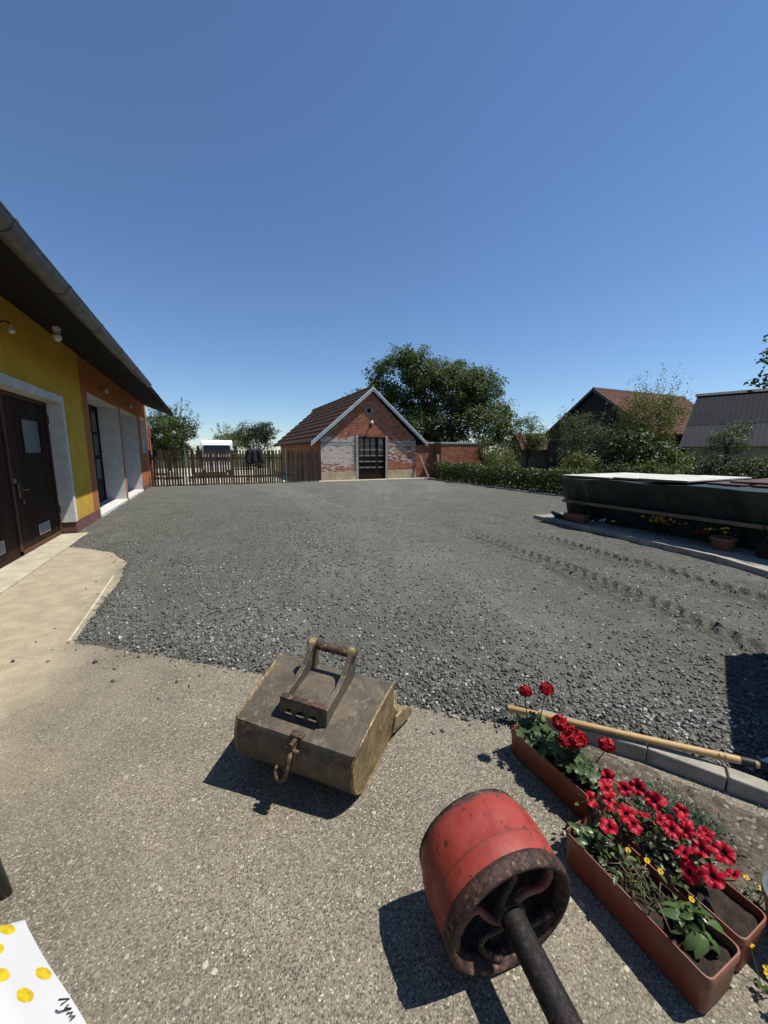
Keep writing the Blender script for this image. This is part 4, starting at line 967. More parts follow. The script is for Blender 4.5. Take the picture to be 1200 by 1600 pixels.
for (x0, x1, y0, y1, z, rz_, lb) in ((7.50, 9.8, 5.25, 6.42, SH + .035, .01, 'white panel lying on the far end of the tarpaulin stack'), (7.62, 9.9, 4.70, 5.23, SH + .045, -.015, 'narrow white panel between two others on top of the tarpaulin stack'), (7.51, 9.8, 3.85, 4.67, SH + .06, .02, 'white panel on the tarpaulin stack next to the dark boards')):
    t = thing('panel_sheet', lb, 'panel', ((x0 + x1) / 2, (y0 + y1) / 2, z), rz_, 'white panels on the tarpaulin stack'); a, c = (x1 - x0) / 2, (y1 - y0) / 2
    B(-a, a, -c, c, 0, .025).build('sheet', PAN, t, bevel=.004); MB().box(-a - .003, -a + .03, -c - .003, c + .003, -.012, .02).build('panel_edge', BAT, t)
for i, (x0, x1, y0, y1, z, rz_) in enumerate(((8.0, 9.9, 3.55, 3.80, 1.12, .03), (7.9, 9.8, 3.22, 3.49, 1.12, -.04), (7.95, 9.9, 2.88, 3.16, 1.12, .02), (7.85, 9.9, 2.54, 2.80, 1.12, -.02), (8.2, 9.95, 3.05, 3.58, 1.155, .06), (8.0, 9.9, 2.06, 2.45, 1.12, .02), (7.95, 9.8, 1.5, 1.98, 1.12, -.03))):
    o = B((x0 - x1) / 2, (x1 - x0) / 2, (y0 - y1) / 2, (y1 - y0) / 2, 0, .028).build('board', DBO, None, bevel=.004, loc=((x0 + x1) / 2, (y0 + y1) / 2, z - .02)); o.rotation_euler = (0, 0, rz_)
    tag(o, NTH[i] + ' dark board on the tarpaulin stack, counted from the white panels', 'board', 'dark boards on the tarpaulin stack')

# flower pots on the slab
TERR = simple('terracotta_plastic', (.24, .060, .031), (.19, .048, .026), 6, .5, spec=.4, bump=.06, bscale=30)
POTS = simple('potting_soil', (.022, .016, .012), (.05, .036, .026), 30, .98, bump=1, bscale=90, bdist=.01)
mt_ = TERR.node_tree
weather(TERR, (.20, .12, .08), .06)
def pet_mat(name, a, b, trans=.25):
    m = Mt(name, .5, 0, .3); r = m.orand(); c = m.mix(r, a, b); tc = m.n('ShaderNodeTexCoord').outputs['Object']; c = m.mix(m.ramp(m.noise((160, 160, 40), 3, .6, 0, tc), .35, .75, 0, .4), c, tuple(x * .45 for x in a)); m.col(c)
    tr = m.n('ShaderNodeBsdfTranslucent'); m.val(c, tr.inputs[0]); mx = m.n('ShaderNodeMixShader'); mx.inputs[0].default_value = trans
    m.l(m.b.outputs[0], mx.inputs[1]); m.l(tr.outputs[0], mx.inputs[2]); m.l(mx.outputs[0], m.t.nodes['Material Output'].inputs[0]); return m.m
RED_G = pet_mat('geranium_red', (.30, .002, .006), (.38, .004, .009)); RED_P = pet_mat('petunia_red', (.37, .004, .019), (.46, .007, .026)); YELF = pet_mat('yellow_petal', (.70, .42, .015), (.75, .5, .03)); ORAF = pet_mat('orange_petal', (.60, .24, .02), (.65, .32, .03))
DRK = simple('flower_throat', (.06, .002, .008), None, 9, .7); CENT = simple('pollen', (.55, .40, .10), None, 9, .7)
STEM = simple('plant_stem', (.09, .13, .035), (.07, .09, .03), 9, .7)

def pot_flowers(name, label, loc, kind, n, spread, h, petal, leafm, seed, leaf=.05):
    t = thing(name, label, 'flowers', loc); g = np.random.default_rng(seed)
    P = np.stack([g.normal(0, spread[0], n * 9), g.normal(0, spread[1], n * 9), g.random(n * 9) ** .6 * h * .9 + .02], -1)
    V, F, A = leaf_cloud(P, leaf, seed, .5, .5); link('foliage', mesh_np('foliage', V, None, F, mat=leafm, attrs={'rnd': A}), t)
    fm = MB().lathe([(.001, .012), (.014, .014), (.026, .006), (.02, -.004), (.001, -.006)], 9).mesh('flower', petal, True)
    for i in range(n):
        o = link('flower', fm, t, (g.normal(0, spread[0] * .8), g.normal(0, spread[1] * .8), h * g.uniform(.7, 1.08))); o.rotation_euler = (g.uniform(-.7, .7), g.uniform(-.9, .3), 0); o.scale = (g.uniform(.7, 1.3),) * 3
    return t
def trough(name, label, loc, L, W, H, rz_=0):
    t = thing(name, label, 'planter', loc, rz_)
    a, c = W / 2, L / 2; e = .90                         # tapering, open box with a rolled rim
    def ring(k, z, ins=0):
        w_, l_ = a * k - ins, c * (1 - (1 - k) * W / L) - ins; r_ = .02; q = []
        for sx, sy, a0 in ((1, 1, 0), (-1, 1, 90), (-1, -1, 180), (1, -1, 270)):
            for u in (0, 30, 60, 90): q.append((sx * (w_ - r_) + r_ * math.cos(R(a0 + u)), sy * (l_ - r_) + r_ * math.sin(R(a0 + u)), z))
        return q
    rings = [ring(e - .04, 0, .01), ring(e, .012), ring(.96, H - .028), ring(1.0, H - .028), ring(1.0, H - .004), ring(.985, H), ring(.94, H), ring(.925, H - .01), ring(.86, .02)]
    vs = [p for q in rings for p in q]; n = 16; fs = []
    for i in range(len(rings) - 1):
        for k in range(n): fs.append((i * n + k, i * n + (k + 1) % n, (i + 1) * n + (k + 1) % n, (i + 1) * n + k))
    fs.append(tuple(range(n - 1, -1, -1))); fs.append(tuple(range((len(rings) - 1) * n, len(rings) * n)))
    MB().add(vs, fs).build('planter_box', TERR, t, auto=50)
    rm = MB().bar((0, 0, .02), (0, 0, H - .035), .006, .006, (1, 0, 0)).mesh('rib', TERR)
    for sgn in (-1, 1):                                  # vertical ribs on the ends
        for k in range(7):
            o = link('rib', rm, t, ((k - 3) * W * .11, sgn * c * .945, 0)); o.rotation_euler = (R(3.5) * -sgn, 0, 0)
    n1, n2 = 10, 24; vs = []                             # soil
    for i in range(n1 + 1):
        for j in range(n2 + 1): u, v = i / n1 * 2 - 1, j / n2 * 2 - 1; vs.append((u * a * .915, v * c * .97, H - .032 + mnoise.noise(Vector((u * 4, v * 9, loc[0] * 9))) * .010))
    MB().add(vs, [(i * (n2 + 1) + j, (i + 1) * (n2 + 1) + j, (i + 1) * (n2 + 1) + j + 1, i * (n2 + 1) + j + 1) for i in range(n1) for j in range(n2)]).build('soil', POTS, t, smooth=True)
    return t
trough('planter', 'terracotta trough at the left end of the tarpaulin stack', (7.50, 5.95, .10), .55, .2, .18)
pot_flowers('red_flowers', 'small flowering plant in the trough at the left end of the stack', (7.50, 5.95, .26), 0, 10, (.06, .17), .25, RED_G, L_MID, 61)
pot_flowers('marigolds', 'orange and yellow marigolds growing beside the tarpaulin stack', (7.50, 4.15, .10), 0, 26, (.12, .34), .36, ORAF, L_DARK, 62)
pot_flowers('white_flowers', 'low plants with small pale flowers beside the left trough', (7.5, 5.3, .10), 0, 8, (.07, .14), .16, P_BULB, L_MID, 63, .04)
pot_flowers('red_begonia', 'dark plant with red blooms between marigolds and the round pot', (7.52, 3.6, .10), 0, 12, (.08, .14), .24, RED_G, L_DARK, 64)
pp = thing('flower_pot', 'round terracotta pot on the slab near the right edge', 'pot', (7.48, 3.2, .10))
MB().lathe([(.001, 0), (.12, 0), (.16, .17), (.175, .17), (.175, .205), (.155, .205), (.15, .18), (.001, .175)], 24).build('pot_body', TERR, pp, auto=40)
MB().lathe([(.001, .184), (.08, .19), (.15, .182)], 18).build('soil', POTS, pp)
pot_flowers('pot_plant', 'faded plant filling the round terracotta pot', (7.48, 3.2, .28), 0, 6, (.09, .09), .16, YELF, L_OLIVE, 65, .045)
pp = thing('flower_pot', 'dark pot with leafy plant at the right end of the slab', 'pot', (7.46, 2.66, .10))
MB().lathe([(.001, 0), (.10, 0), (.14, .2), (.15, .22), (.13, .22), (.12, .19), (.001, .19)], 24).build('pot_body', P_BLACK, pp, auto=40)
pot_flowers('leafy_plant', 'leafy plant in the dark pot at the right end of the slab', (7.46, 2.66, .28), 0, 3, (.1, .1), .28, YELF, L_MID, 66, .07)
o = MB().box(-.14, .14, -.2, .2, 0, .06).build('bag', simple('blue_bag', (.07, .09, .14), (.03, .04, .07), 9, .5), None, bevel=.02, loc=(7.55, 6.42, .13)); o.rotation_euler = (.2, .5, .3); tag(o, 'small blue bag beside the left trough on the slab', 'bag')

# ------------------------------------------------------------------ excavator bucket
def worn(name, a, b, c, scale=6):
    m = Mt(name, .6, .35, .4)
    col = m.mix(m.ramp(m.noise(scale, 7, .7, .6), .40, .60), a, tuple(x * .75 for x in b))
    col = m.mix(m.ramp(m.noise(scale * 2.3, 7, .75, .3), .54, .64), col, tuple(x * 1.15 for x in c))
    col = m.mix(m.ramp(m.noise((scale * 9, scale * 9, scale * 2), 5, .7), .60, .72), col, tuple(x * .35 for x in a))
    scr = m.ramp(m.noise((scale * 40, scale * 6, scale * 14), 4, .75, .5), .58, .66); col = m.mix(m.math('MULTIPLY', scr, .55), col, tuple(min(1, x * 1.7) for x in c))
    sc2 = m.ramp(m.noise((scale * 5, scale * 26, scale * 9), 5, .75, .8), .60, .67); col = m.mix(m.math('MULTIPLY', sc2, .6), col, tuple(x * .35 for x in a))
    m.col(col); m.rough(m.ramp(m.noise(scale * 3, 5, .7), .3, .7, .40, .85)); m.bump(m.noise(scale * 10, 6, .7), .5, .005); return m.m
BK_TOP = worn('bucket_worn_steel', (.120, .098, .070), (.100, .084, .062), (.150, .122, .084), 7)
BK_SIDE = worn('bucket_muddy_steel', (.24, .175, .080), (.165, .120, .062), (.34, .26, .13), 11)
BK_EDGE = worn('bucket_bright_edge', (.30, .22, .12), (.18, .13, .08), (.42, .33, .2), 18)
BK_RUST = worn('bucket_rust', (.095, .055, .036), (.05, .035, .026), (.22, .15, .10), 14)
e1, e2 = Vector((.672, -.74, 0)).normalized(), Vector((.74, .672, 0)).normalized()
BW = .625
bo = Vector((.512, 1.417, 0)) - e1 * (BW - .005)
bk = thing('excavator_bucket', 'worn steel excavator bucket lying on the concrete at the gravel edge', 'bucket', (.034, 1.874, .058)); bk.rotation_euler = (0, R(5.2), R(-42))
# local frame: x across the width, y towards the mouth, z up
prof = [(0.0, .305), (-.012, .25), (-.008, .18), (.012, .115), (.045, .065), (.09, .028), (.145, .007), (.21, 0), (.30, .004), (.40, .010), (.50, .020), (.60, .036), (.68, .052)]
topf = [(0.0, .305), (.12, .335), (.25, .362), (.38, .380), (.47, .388)]
def shell(mb, line, x0, x1, t=.012, nx=10, dent=.003):
    n = len(line); vs = []
    for lay in (0, 1):
        for i, (y, z) in enumerate(line):
            a, b = line[max(i - 1, 0)], line[min(i + 1, n - 1)]; ty, tz = b[0] - a[0], b[1] - a[1]; L = math.hypot(ty, tz); ny_, nz_ = -tz / L, ty / L
            for k in range(nx + 1):
                d = dent * mnoise.noise(Vector((k * .7, i * .9, 3))) if lay == 0 else 0
                vs.append((x0 + (x1 - x0) * k / nx, y + ny_ * (lay * t + d), z + nz_ * (lay * t + d)))
    W_ = nx + 1; fs = []
    for i in range(n - 1):
        for k in range(nx):
            p = i * W_ + k; fs.append((p, p + 1, p + W_ + 1, p + W_)); r = p + n * W_; fs.append((r, r + W_, r + W_ + 1, r + 1))
    for i in range(n - 1):
        p = i * W_; r = p + n * W_; fs.append((p, p + W_, r + W_, r)); p += nx; r += nx; fs.append((p + W_, p, r, r + W_))
    for k in range(nx):
        p = k; r = p + n * W_; fs.append((p + 1, p, r, r + 1)); p = (n - 1) * W_ + k; r = p + n * W_; fs.append((p, p + 1, r + 1, r))
    return mb.add(vs, fs)
shell(MB(), prof, .012, BW - .012).build('shell', BK_TOP, bk, auto=50)
shell(MB(), topf[::-1], .0, BW, .014).build('back_plate', BK_TOP, bk, auto=50)
side = prof[1:] + [(.660, .085), (.575, .145), (.505, .225), (.485, .30), (.475, .385)] + topf[::-1][1:]
Ms = Matrix(((0, 0, 1, 0), (1, 0, 0, 0), (0, 1, 0, 0), (0, 0, 0, 1)))
for x0 in (-.004, BW - .012): MB().prism(side, x0, x0 + .016, Ms).build('side_plate', BK_SIDE, bk, bevel=.003)
for x0, sg in ((-.006, -1), (BW + .006, 1)): MB().prism([(.50, .055), (.70, .045), (.715, .075), (.675, .115), (.585, .158), (.525, .150)], x0, x0 + sg * .012, Matrix.Translation((0, 0, 0)) @ Matrix(((1, sg * .16, 0, -sg * .08), (0, 1, 0, 0), (0, 0, 1, 0), (0, 0, 0, 1))) @ Ms).build('side_cutter', BK_EDGE, bk, bevel=.003)
MB().box(-.01, BW + .01, -.03, .06, -.008, .010, Matrix.Translation((0, .67, .052)) @ Matrix.Rotation(R(10), 4, 'X')).build('cutting_edge', BK_SIDE, bk, bevel=.003)
for k in range(4):
    MB().prism([(-.032, 0), (.032, 0), (.022, .10), (-.022, .10)], -.012, .016, Matrix.Translation((.07 + k * .16, .70, .062)) @ Matrix.Rotation(R(10), 4, 'X')).build('tooth', BK_SIDE, bk, bevel=.004)
for x0 in (.0, BW): MB().tube([(x0, y, z + .004) for y, z in topf], .006, 6).build('weld_bead', BK_EDGE, bk, smooth=True)  # beads coloured pale, painting the highlights along the plate edges
MB().tube([(BW + .003, y + .004, z + .004) for y, z in prof[1:10]], .006, 6).build('weld_bead', BK_SIDE, bk, smooth=True)
# coupler ears, cross plate and pin
def ear(x, th=.026):
    pl = [(.085, .326), (.46, .388), (.452, .45), (.440, .525), (.43, .558), (.40, .577), (.372, .562), (.345, .520), (.30, .475), (.20, .440), (.085, .422)]
    MB().prism(pl, x - th / 2, x + th / 2, Ms).build('ear', BK_TOP, bk, bevel=.003)
    MB().lathe([(.001, -.018), (.034, -.018), (.034, .018), (.001, .018)], 20, AX((x, .402, .545), (0, 1, 0), (0, 0, 1), (1, 0, 0))).build('pin_boss', BK_SIDE, bk, auto=40)
ear(.198); ear(.430)
MB().tube([(.172, .402, .545), (.456, .402, .545)], .025, 16).build('pin', BK_RUST, bk, auto=50)
cpl = [(.19, 0), (.196, 0), (.206, .034), (.232, .044), (.246, 0), (.256, 0), (.268, .036), (.296, .046), (.312, 0), (.322, 0), (.336, .036), (.372, .044), (.388, 0), (.408, 0), (.408, .095), (.19, .095)]
MB().prism(cpl, -.008, .008, AX((.014, .092, .326), (1, 0, 0), (0, .05, .9987), (0, -.9987, .05))).build('cross_plate', BK_TOP, bk, bevel=.002)
MB().box(.194, .434, .076, .112, .420, .432).build('top_strip', BK_RUST, bk, bevel=.003)
MB().add([(.208, .112, .372), (.420, .112, .372), (.420, .385, .412), (.208, .385, .412), (.208, .112, .362), (.420, .112, .362), (.420, .385, .402), (.208, .385, .402)], [(0, 1, 2, 3), (7, 6, 5, 4), (0, 4, 5, 1), (2, 6, 7, 3), (1, 5, 6, 2), (3, 7, 4, 0)]).build('coupler_plate', BK_TOP, bk)
for ch_ in bk.children:                                  # the shell widens towards the mouth
    if ch_.name.split('.')[0] in ('shell', 'back_plate', 'side_plate', 'side_cutter', 'cutting_edge', 'tooth', 'weld_bead'):
        for v in ch_.data.vertices: v.co.x = BW / 2 + (v.co.x - BW / 2) * (1 + .27 * max(0, v.co.y))
# lifting lug and open hook on the round back
MB().box(.322, .342, -.050, .06, .20, .312).box(.300, .364, -.008, .03, .295, .322).build('hook_lug', BK_RUST, bk, bevel=.004)
MB().tube([(.295, -.038, .272), (.37, -.038, .272)], .010, 10).build('hook_bolt', BK_RUST, bk, smooth=True)
hk = [Vector((.332, -.036, .278)), Vector((.332, -.060, .240)), Vector((.328, -.072, .200))]
for a in range(0, 235, 20): hk.append(Vector((.328 - .028 + .028 * math.cos(R(-a)), -.074 - .008 * math.sin(R(a)), .175 + .034 * math.sin(R(-a)))))
MB().tube(hk, [.010, .0115, .012] + [.012 - .0005 * i for i in range(len(hk) - 3)], 10).build('hook', BK_RUST, bk, smooth=True)

# ------------------------------------------------------------------ red pulley drum on its axle
def red_paint():
    m = Mt('worn_red_paint', .5, 0, .4); tc = m.n('ShaderNodeTexCoord').outputs['Object']; x, y, z = m.sep(tc)
    c = m.mix(m.ramp(m.noise(5, 6, .65), .3, .7), (.22, .026, .017), (.28, .044, .030))
    chips = m.ramp(m.math('ADD', m.noise(34, 5, .7), m.math('MULTIPLY', m.noise(4, 3), .10)), .66, .69); c = m.mix(chips, c, (.035, .022, .018))
    ed = m.math('ABSOLUTE', m.math('SUBTRACT', z, .115))
    edge = m.ramp(m.math('ADD', ed, m.math('MULTIPLY', m.math('SUBTRACT', m.noise(16, 6, .7), .5), .06)), .092, .118)
    c = m.mix(edge, c, m.mix(m.ramp(m.noise(30, 5, .7), .4, .6), (.13, .055, .03), (.05, .03, .024)))
    scr = m.ramp(m.noise((30, 30, 5), 5, .8, .6, tc), .60, .66); c = m.mix(m.math('MULTIPLY', scr, .6), c, (.10, .028, .02)); c = m.mix(m.ramp(m.noise((7, 7, 3), 6, .7, .5, tc), .55, .75, 0, .55), c, (.13, .035, .025)); c = m.mix(m.ramp(m.noise(11, 6, .8, .3, tc), .66, .74, 0, .5), c, (.42, .16, .11))
    seam = m.ramp(m.math('ABSOLUTE', m.math('SUBTRACT', m.math('ADD', z, m.math('MULTIPLY', m.noise(9, 3), .008)), .088)), .005, .001)
    c = m.mix(m.math('MULTIPLY', seam, .75), c, (.12, .03, .018))
    m.col(c); m.rough(m.ramp(m.noise(20, 5), .3, .7, .40, .7)); m.bump(m.noise(60, 5, .7), .2, .003); return m.m
DR_RED = red_paint()
DR_RUST = worn('drum_rust', (.060, .031, .023), (.024, .017, .015), (.19, .10, .07), 26)
DR_BLACK = worn('axle_black', (.010, .009, .009), (.018, .015, .014), (.05, .032, .024), 18)
ax = Vector((.12, .99, .088)).normalized()               # axle direction, away from the near end
pl_ = thing('pulley_drum', 'worn red belt pulley drum with a black iron axle on the concrete', 'pulley', (.775, .738, .222))
zx = ax.cross(Vector((0, 0, 1))).normalized(); zy = zx.cross(ax) * -1
zy = ax.cross(zx)
MD = Matrix((zx, zy, ax)).transposed().to_4x4()
def dr(mb, name, mat, **k):
    o = mb.build(name, mat, pl_, **k); o.matrix_local = MD; return o
RO = .218; WD = .235
outer = [(RO - .004, .018), (RO + .001, .05), (RO + .004, .088), (RO + .003, .092), (RO + .006, .13), (RO + .003, .18), (RO - .004, .205), (RO - .009, .225), (RO - .014, WD), (RO - .020, WD), (RO - .014, .20), (RO - .012, .12), (RO - .012, .02)]
dr(MB().lathe(outer, 72, close=True), 'drum', DR_RED, auto=40)
ring = [(RO - .003, .030), (RO + .003, .022), (RO + .004, .004), (RO - .001, -.004), (RO - .001, -.012), (RO - .006, -.020), (RO - .014, -.021), (RO - .020, -.014), (RO - .023, .0), (RO - .030, .012), (RO - .031, .024), (RO - .022, .034)]
dr(MB().lathe(ring, 72, close=True), 'rim_ring', DR_RUST, smooth=True)
ring2 = [(RO - .014, WD - .004), (RO - .012, WD + .010), (RO - .03, WD + .014), (RO - .04, WD), (RO - .034, WD - .02)]
dr(MB().lathe(ring2, 72, close=True), 'rim_ring', DR_RUST, smooth=True)
dr(MB().lathe([(RO - .0135, .02), (RO - .022, .02), (RO - .024, .12), (RO - .030, .22), (RO - .0215, .225), (RO - .0155, .20), (RO - .0135, .12)], 72, close=True), 'drum_lining', DR_RUST, smooth=True)
for zc, flip in ((.008, 1), (.18, -1)):
    for k in range(5):
        a0 = k * 72 + (8 if flip > 0 else 30); pts = []; rs = []
        for i in range(15):
            u = i / 14; r_ = .040 + (RO - .024 - .040) * u; a = R(a0 + flip * 46 * math.sin(u * math.pi * .95) + flip * 8 * u)
            pts.append((r_ * math.cos(a), r_ * math.sin(a), zc + .010 * math.sin(u * 3.1))); rs.append(.0135 - .003 * math.sin(u * math.pi) + (.006 if u > .93 else 0))
        dr(MB().tube(pts, rs, 10), 'spoke', DR_RED if (k in (2, 4) and flip > 0) else DR_RUST, smooth=True)
dr(MB().lathe([(.038, -.006), (.046, -.004), (.050, .012), (.050, .20), (.046, .23), (.038, .23)], 28, close=True), 'hub', DR_RUST, auto=40)
dr(MB().lathe([(.001, .26), (.037, .26), (.0395, .25), (.0395, .0), (.0405, -.03), (.0395, -.05), (.0395, -.5), (.0405, -1.0), (.0395, -1.92), (.001, -1.92)], 28), 'axle', DR_BLACK, auto=40)

# ------------------------------------------------------------------ near flower troughs
trough('planter', 'terracotta trough with red geraniums beside the kerb', (1.515, 1.205, .001), .495, .165, .15, R(.8))
trough('planter', 'nearest terracotta trough with sparse wilted plants', (1.30, .655, .001), .50, .178, .155, R(0))
trough('planter', 'terracotta trough with red petunias behind the sparse trough', (1.495, .665, .001), .50, .16, .15, R(1))

def ger_leaf(mat, seed):
    g = random.Random(seed); vs = [(0, 0, 0)]; n = 20
    for k in range(n + 1):
        a = R(-155) + R(310) * k / n; r_ = .030 * (1 + .10 * math.cos(a * 7) + g.uniform(-.05, .05)); vs.append((r_ * math.cos(a), r_ * math.sin(a), .006 + .006 * math.cos(a * 7) + g.uniform(-.002, .002)))
    for k in range(n + 1): x, y, z = vs[1 + k]; vs.append((x * .55, y * .55, .0015))
    fs = [(0, n + 2 + k, n + 3 + k) for k in range(n)] + [(n + 2 + k, 1 + k, 2 + k, n + 3 + k) for k in range(n)]
    return MB().add(vs, fs).mesh('leaf', mat, True)
def oval_leaf(mat, L, W, bend=.25):
    vs = []; n = 6
    for i in range(n + 1):
        u = i / n; w_ = W * math.sin(math.pi * min(1, u * .93 + .07)) ** .8 * .5; z = -bend * L * u * u + .1 * L * u
        vs += [(L * u, -w_, z + w_ * .35), (L * u, 0, z), (L * u, w_, z + w_ * .35)]
    return MB().add(vs, [(3 * i + k, 3 * i + k + 1, 3 * i + k + 4, 3 * i + k + 3) for i in range(n) for k in (0, 1)]).mesh('leaf', mat, True)
def leafo(name, a, b, rough=.45):
    m = Mt(name, rough, 0, .4); r = m.orand(); tc = m.n('ShaderNodeTexCoord').outputs['Object']
    c = m.mix(r, a, b); c = m.mix(m.ramp(m.noise(60, 3, .6, 0, tc), .4, .7, 0, .35), c, tuple(x * .5 for x in a)); m.col(c)
    tr = m.n('ShaderNodeBsdfTranslucent'); m.val(m.hsv(c, .48, 1.1, 1.3), tr.inputs[0]); mx = m.n('ShaderNodeMixShader'); mx.inputs[0].default_value = .25
    m.l(m.b.outputs[0], mx.inputs[1]); m.l(tr.outputs[0], mx.inputs[2]); m.l(mx.outputs[0], m.t.nodes['Material Output'].inputs[0]); return m.m
LF_G, LF_P, LF_S, LF_DRY = leafo('geranium_leaf', (.05, .085, .030), (.105, .145, .060)), leafo('petunia_leaf', (.035, .065, .02), (.09, .12, .045)), leafo('broad_leaf', (.045, .09, .025), (.11, .17, .05), .35), leafo('dry_leaf', (.16, .13, .05), (.09, .06, .03), .8)
GL = [ger_leaf(LF_G, k) for k in range(4)]
def put(name, me, parent, p, nrm, spin, sc=1.):
    q = Vector(nrm).normalized().to_track_quat('Z', 'Y'); o = link(name, me, parent, p); o.rotation_mode = 'QUATERNION'
    o.rotation_quaternion = q @ Matrix.Rotation(spin, 3, 'Z').to_quaternion(); o.scale = (sc,) * 3; return o
def floret(mat):
    b = MB()
    for k in range(5):
        a = k * 1.2566; c_, s_ = math.cos(a), math.sin(a)
        pts = [(0, 0, 0), (.008, -.006, .003), (.016, -.005, .003), (.018, 0, .001), (.016, .005, .003), (.008, .006, .003)]
        b.add([(x * c_ - y * s_, x * s_ + y * c_, z) for x, y, z in pts], [(0, 1, 2, 3), (0, 3, 4, 5)])
    return b
def flower_head(mat, r, seed, n=34):
    g = random.Random(seed); b = MB(); f = floret(mat)
    for i in range(n):
        z = 1 - 1.55 * (i + .5) / n; a = i * 2.39996; q = math.sqrt(max(0, 1 - z * z)); nr = Vector((q * math.cos(a), q * math.sin(a), z)); p = nr * r * g.uniform(.60, 1.15)
        M = (nr + Vector((g.uniform(-.3, .3), g.uniform(-.3, .3), 0))).to_track_quat('Z', 'Y').to_matrix().to_4x4(); M.translation = p
        b.add(f.v, f.f, M @ Matrix.Rotation(g.random() * 6, 4, 'Z'))
    return b.mesh('flower_head', mat)
FH = [flower_head(RED_G, .030, k) for k in range(3)]
# geraniums: (base in the trough, flower heads at the top of their stalks, leaf count)
gplants = (('geranium', 'red geranium at the far end of its trough, with two tall heads', (1.505, 1.36), [(-.045, .02, .395 - .15), (.065, -.015, .40 - .15)], 34, 1), ('geranium', 'red geranium in the middle of its trough, with heads close above the leaves', (1.515, 1.20), [(.0, -.0, .325 - .15), (.01, -.05, .30 - .15), (.0, -.09, .285 - .15), (-.035, -.06, .28 - .15), (.04, -.085, .28 - .15)], 44, 2),
           ('geranium', 'red geranium at the near end of its trough, with one leaning head', (1.52, 1.08), [(.13, -.035, .27 - .15)], 24, 3))
for name, lb, (bx, by), heads, nl_, sd_ in gplants:
    t = thing(name, lb, 'geranium', (bx, by, .125)); g = random.Random(sd_)
    for hx, hy, hz in heads:
        hz += .025
        MB().tube([(hx * .2, hy * .3, -.01), (hx * .7, hy * .7, hz * .5), (hx, hy, hz - .02)], [.004, .003, .0022], 6).build('flower_stalk', STEM, t, smooth=True)
        put('flower_head', g.choice(FH), t, (hx, hy, hz), (g.uniform(-.25, .15), g.uniform(-.35, .1), 1), g.random() * 6, g.uniform(.85, 1.12))
    for i in range(nl_):
        a = g.random() * 6.28; q = g.random() ** .6; p = Vector((math.cos(a) * q * .085, math.sin(a) * q * .105, .03 + g.random() * .10 * (1.15 - q * .6)))
        put('leaf', g.choice(GL), t, p, (math.cos(a) * q * .8 + g.uniform(-.4, .4), math.sin(a) * q * .8 + g.uniform(-.4, .4), 1), g.random() * 6, g.uniform(.6, 1.15))
        if i % 3 == 0: MB().tube([(p.x * .2, p.y * .2, -.01), (p.x * .7, p.y * .7, p.z * .7), p], .0022, 5).build('leaf_stalk', STEM, t, smooth=True)
# petunias
def petunia(seed):
    g = random.Random(seed); n = 40; rg = ((.002, -.026), (.005, -.014), (.010, -.006), (.021, .001), (.033, .000)); vs = []
    for j, (r_, z) in enumerate(rg):
        for k in range(n):
            a = 2 * math.pi * k / n; lob = abs(math.cos(a * 2.5)); wv = (1 - .11 * (1 - lob) ** 2 * (j / 4) + g.uniform(-.02, .02) * (j / 4)); vs.append((r_ * wv * math.cos(a), r_ * wv * math.sin(a), z + (.0050 * math.sin(a * 5 + seed) + .002 * math.sin(a * 13 + seed * 2) + g.uniform(-.0014, .0014)) * (j / 4) ** 2 - (.006 * (j == 4)) * (1 - lob)))
    return MB().add(vs, [(j * n + k, j * n + (k + 1) % n, (j + 1) * n + (k + 1) % n, (j + 1) * n + k) for j in range(1, 4) for k in range(n)])
PET = [petunia(k).mesh('flower', RED_P, True) for k in range(6)]
THR = MB().lathe([(.001, -.012), (.0055, -.0105), (.0085, -.0035)], 14).mesh('flower_throat', DRK, True)
LP = oval_leaf(LF_P, .036, .018); LS = oval_leaf(LF_S, .055, .026, .35); LSB = oval_leaf(LF_S, .085, .040, .45); LD = oval_leaf(LF_DRY, .04, .012, .6)
PF = [(949, 1290), (965, 1250), (930, 1262), (975, 1225), (992, 1296), (1010, 1245), (1022, 1288), (1005, 1295), (1045, 1305), (1050, 1275), (1062, 1318), (1085, 1322), (1070, 1350), (1065, 1325), (1113, 1345), (1113, 1378), (1145, 1378), (1150, 1390), (1155, 1388), (1140, 1340), (1105, 1300), (1125, 1318), (1090, 1395), (1027, 1240), (1080, 1285), (1135, 1322)]
pts_p = [(1.305, .79, .235), (1.385, .84, .26), (1.36, .90, .225), (1.50, .93, .245), (1.39, .745, .245), (1.475, .845, .275), (1.445, .755, .26), (1.415, .79, .235), (1.475, .70, .27), (1.535, .765, .27), (1.475, .665, .265), (1.51, .64, .27), (1.44, .61, .25), (1.52, .695, .235), (1.50, .585, .26), (1.44, .52, .25), (1.515, .50, .245), (1.56, .545, .255), (1.60, .615, .235), (1.60, .70, .255), (1.565, .665, .265), (1.43, .885, .26), (1.555, .84, .255), (1.59, .77, .25), (1.42, .575, .215), (1.555, .60, .275)]
t = thing('petunia', 'sprawling red petunia spilling over its trough', 'petunia', (1.49, .70, .125)); g = random.Random(5)
for i, (x, y, z) in enumerate(pts_p):
    p = Vector((x - 1.49, y - .70, z - .115)); nr = (g.uniform(-1.0, .25), g.uniform(-1.0, .45), g.uniform(.35, 1.0))
    o = put('flower', PET[i % 6], t, p, nr, g.random() * 6, g.uniform(.78, 1.08)); link('flower_throat', THR, o)
    MB().tube([(p.x * .55, p.y * .65, .0), (p.x * .9, p.y * .9, p.z * .6), p - Vector(nr).normalized() * .02], .0022, 5).build('flower_stalk', STEM, t, smooth=True)
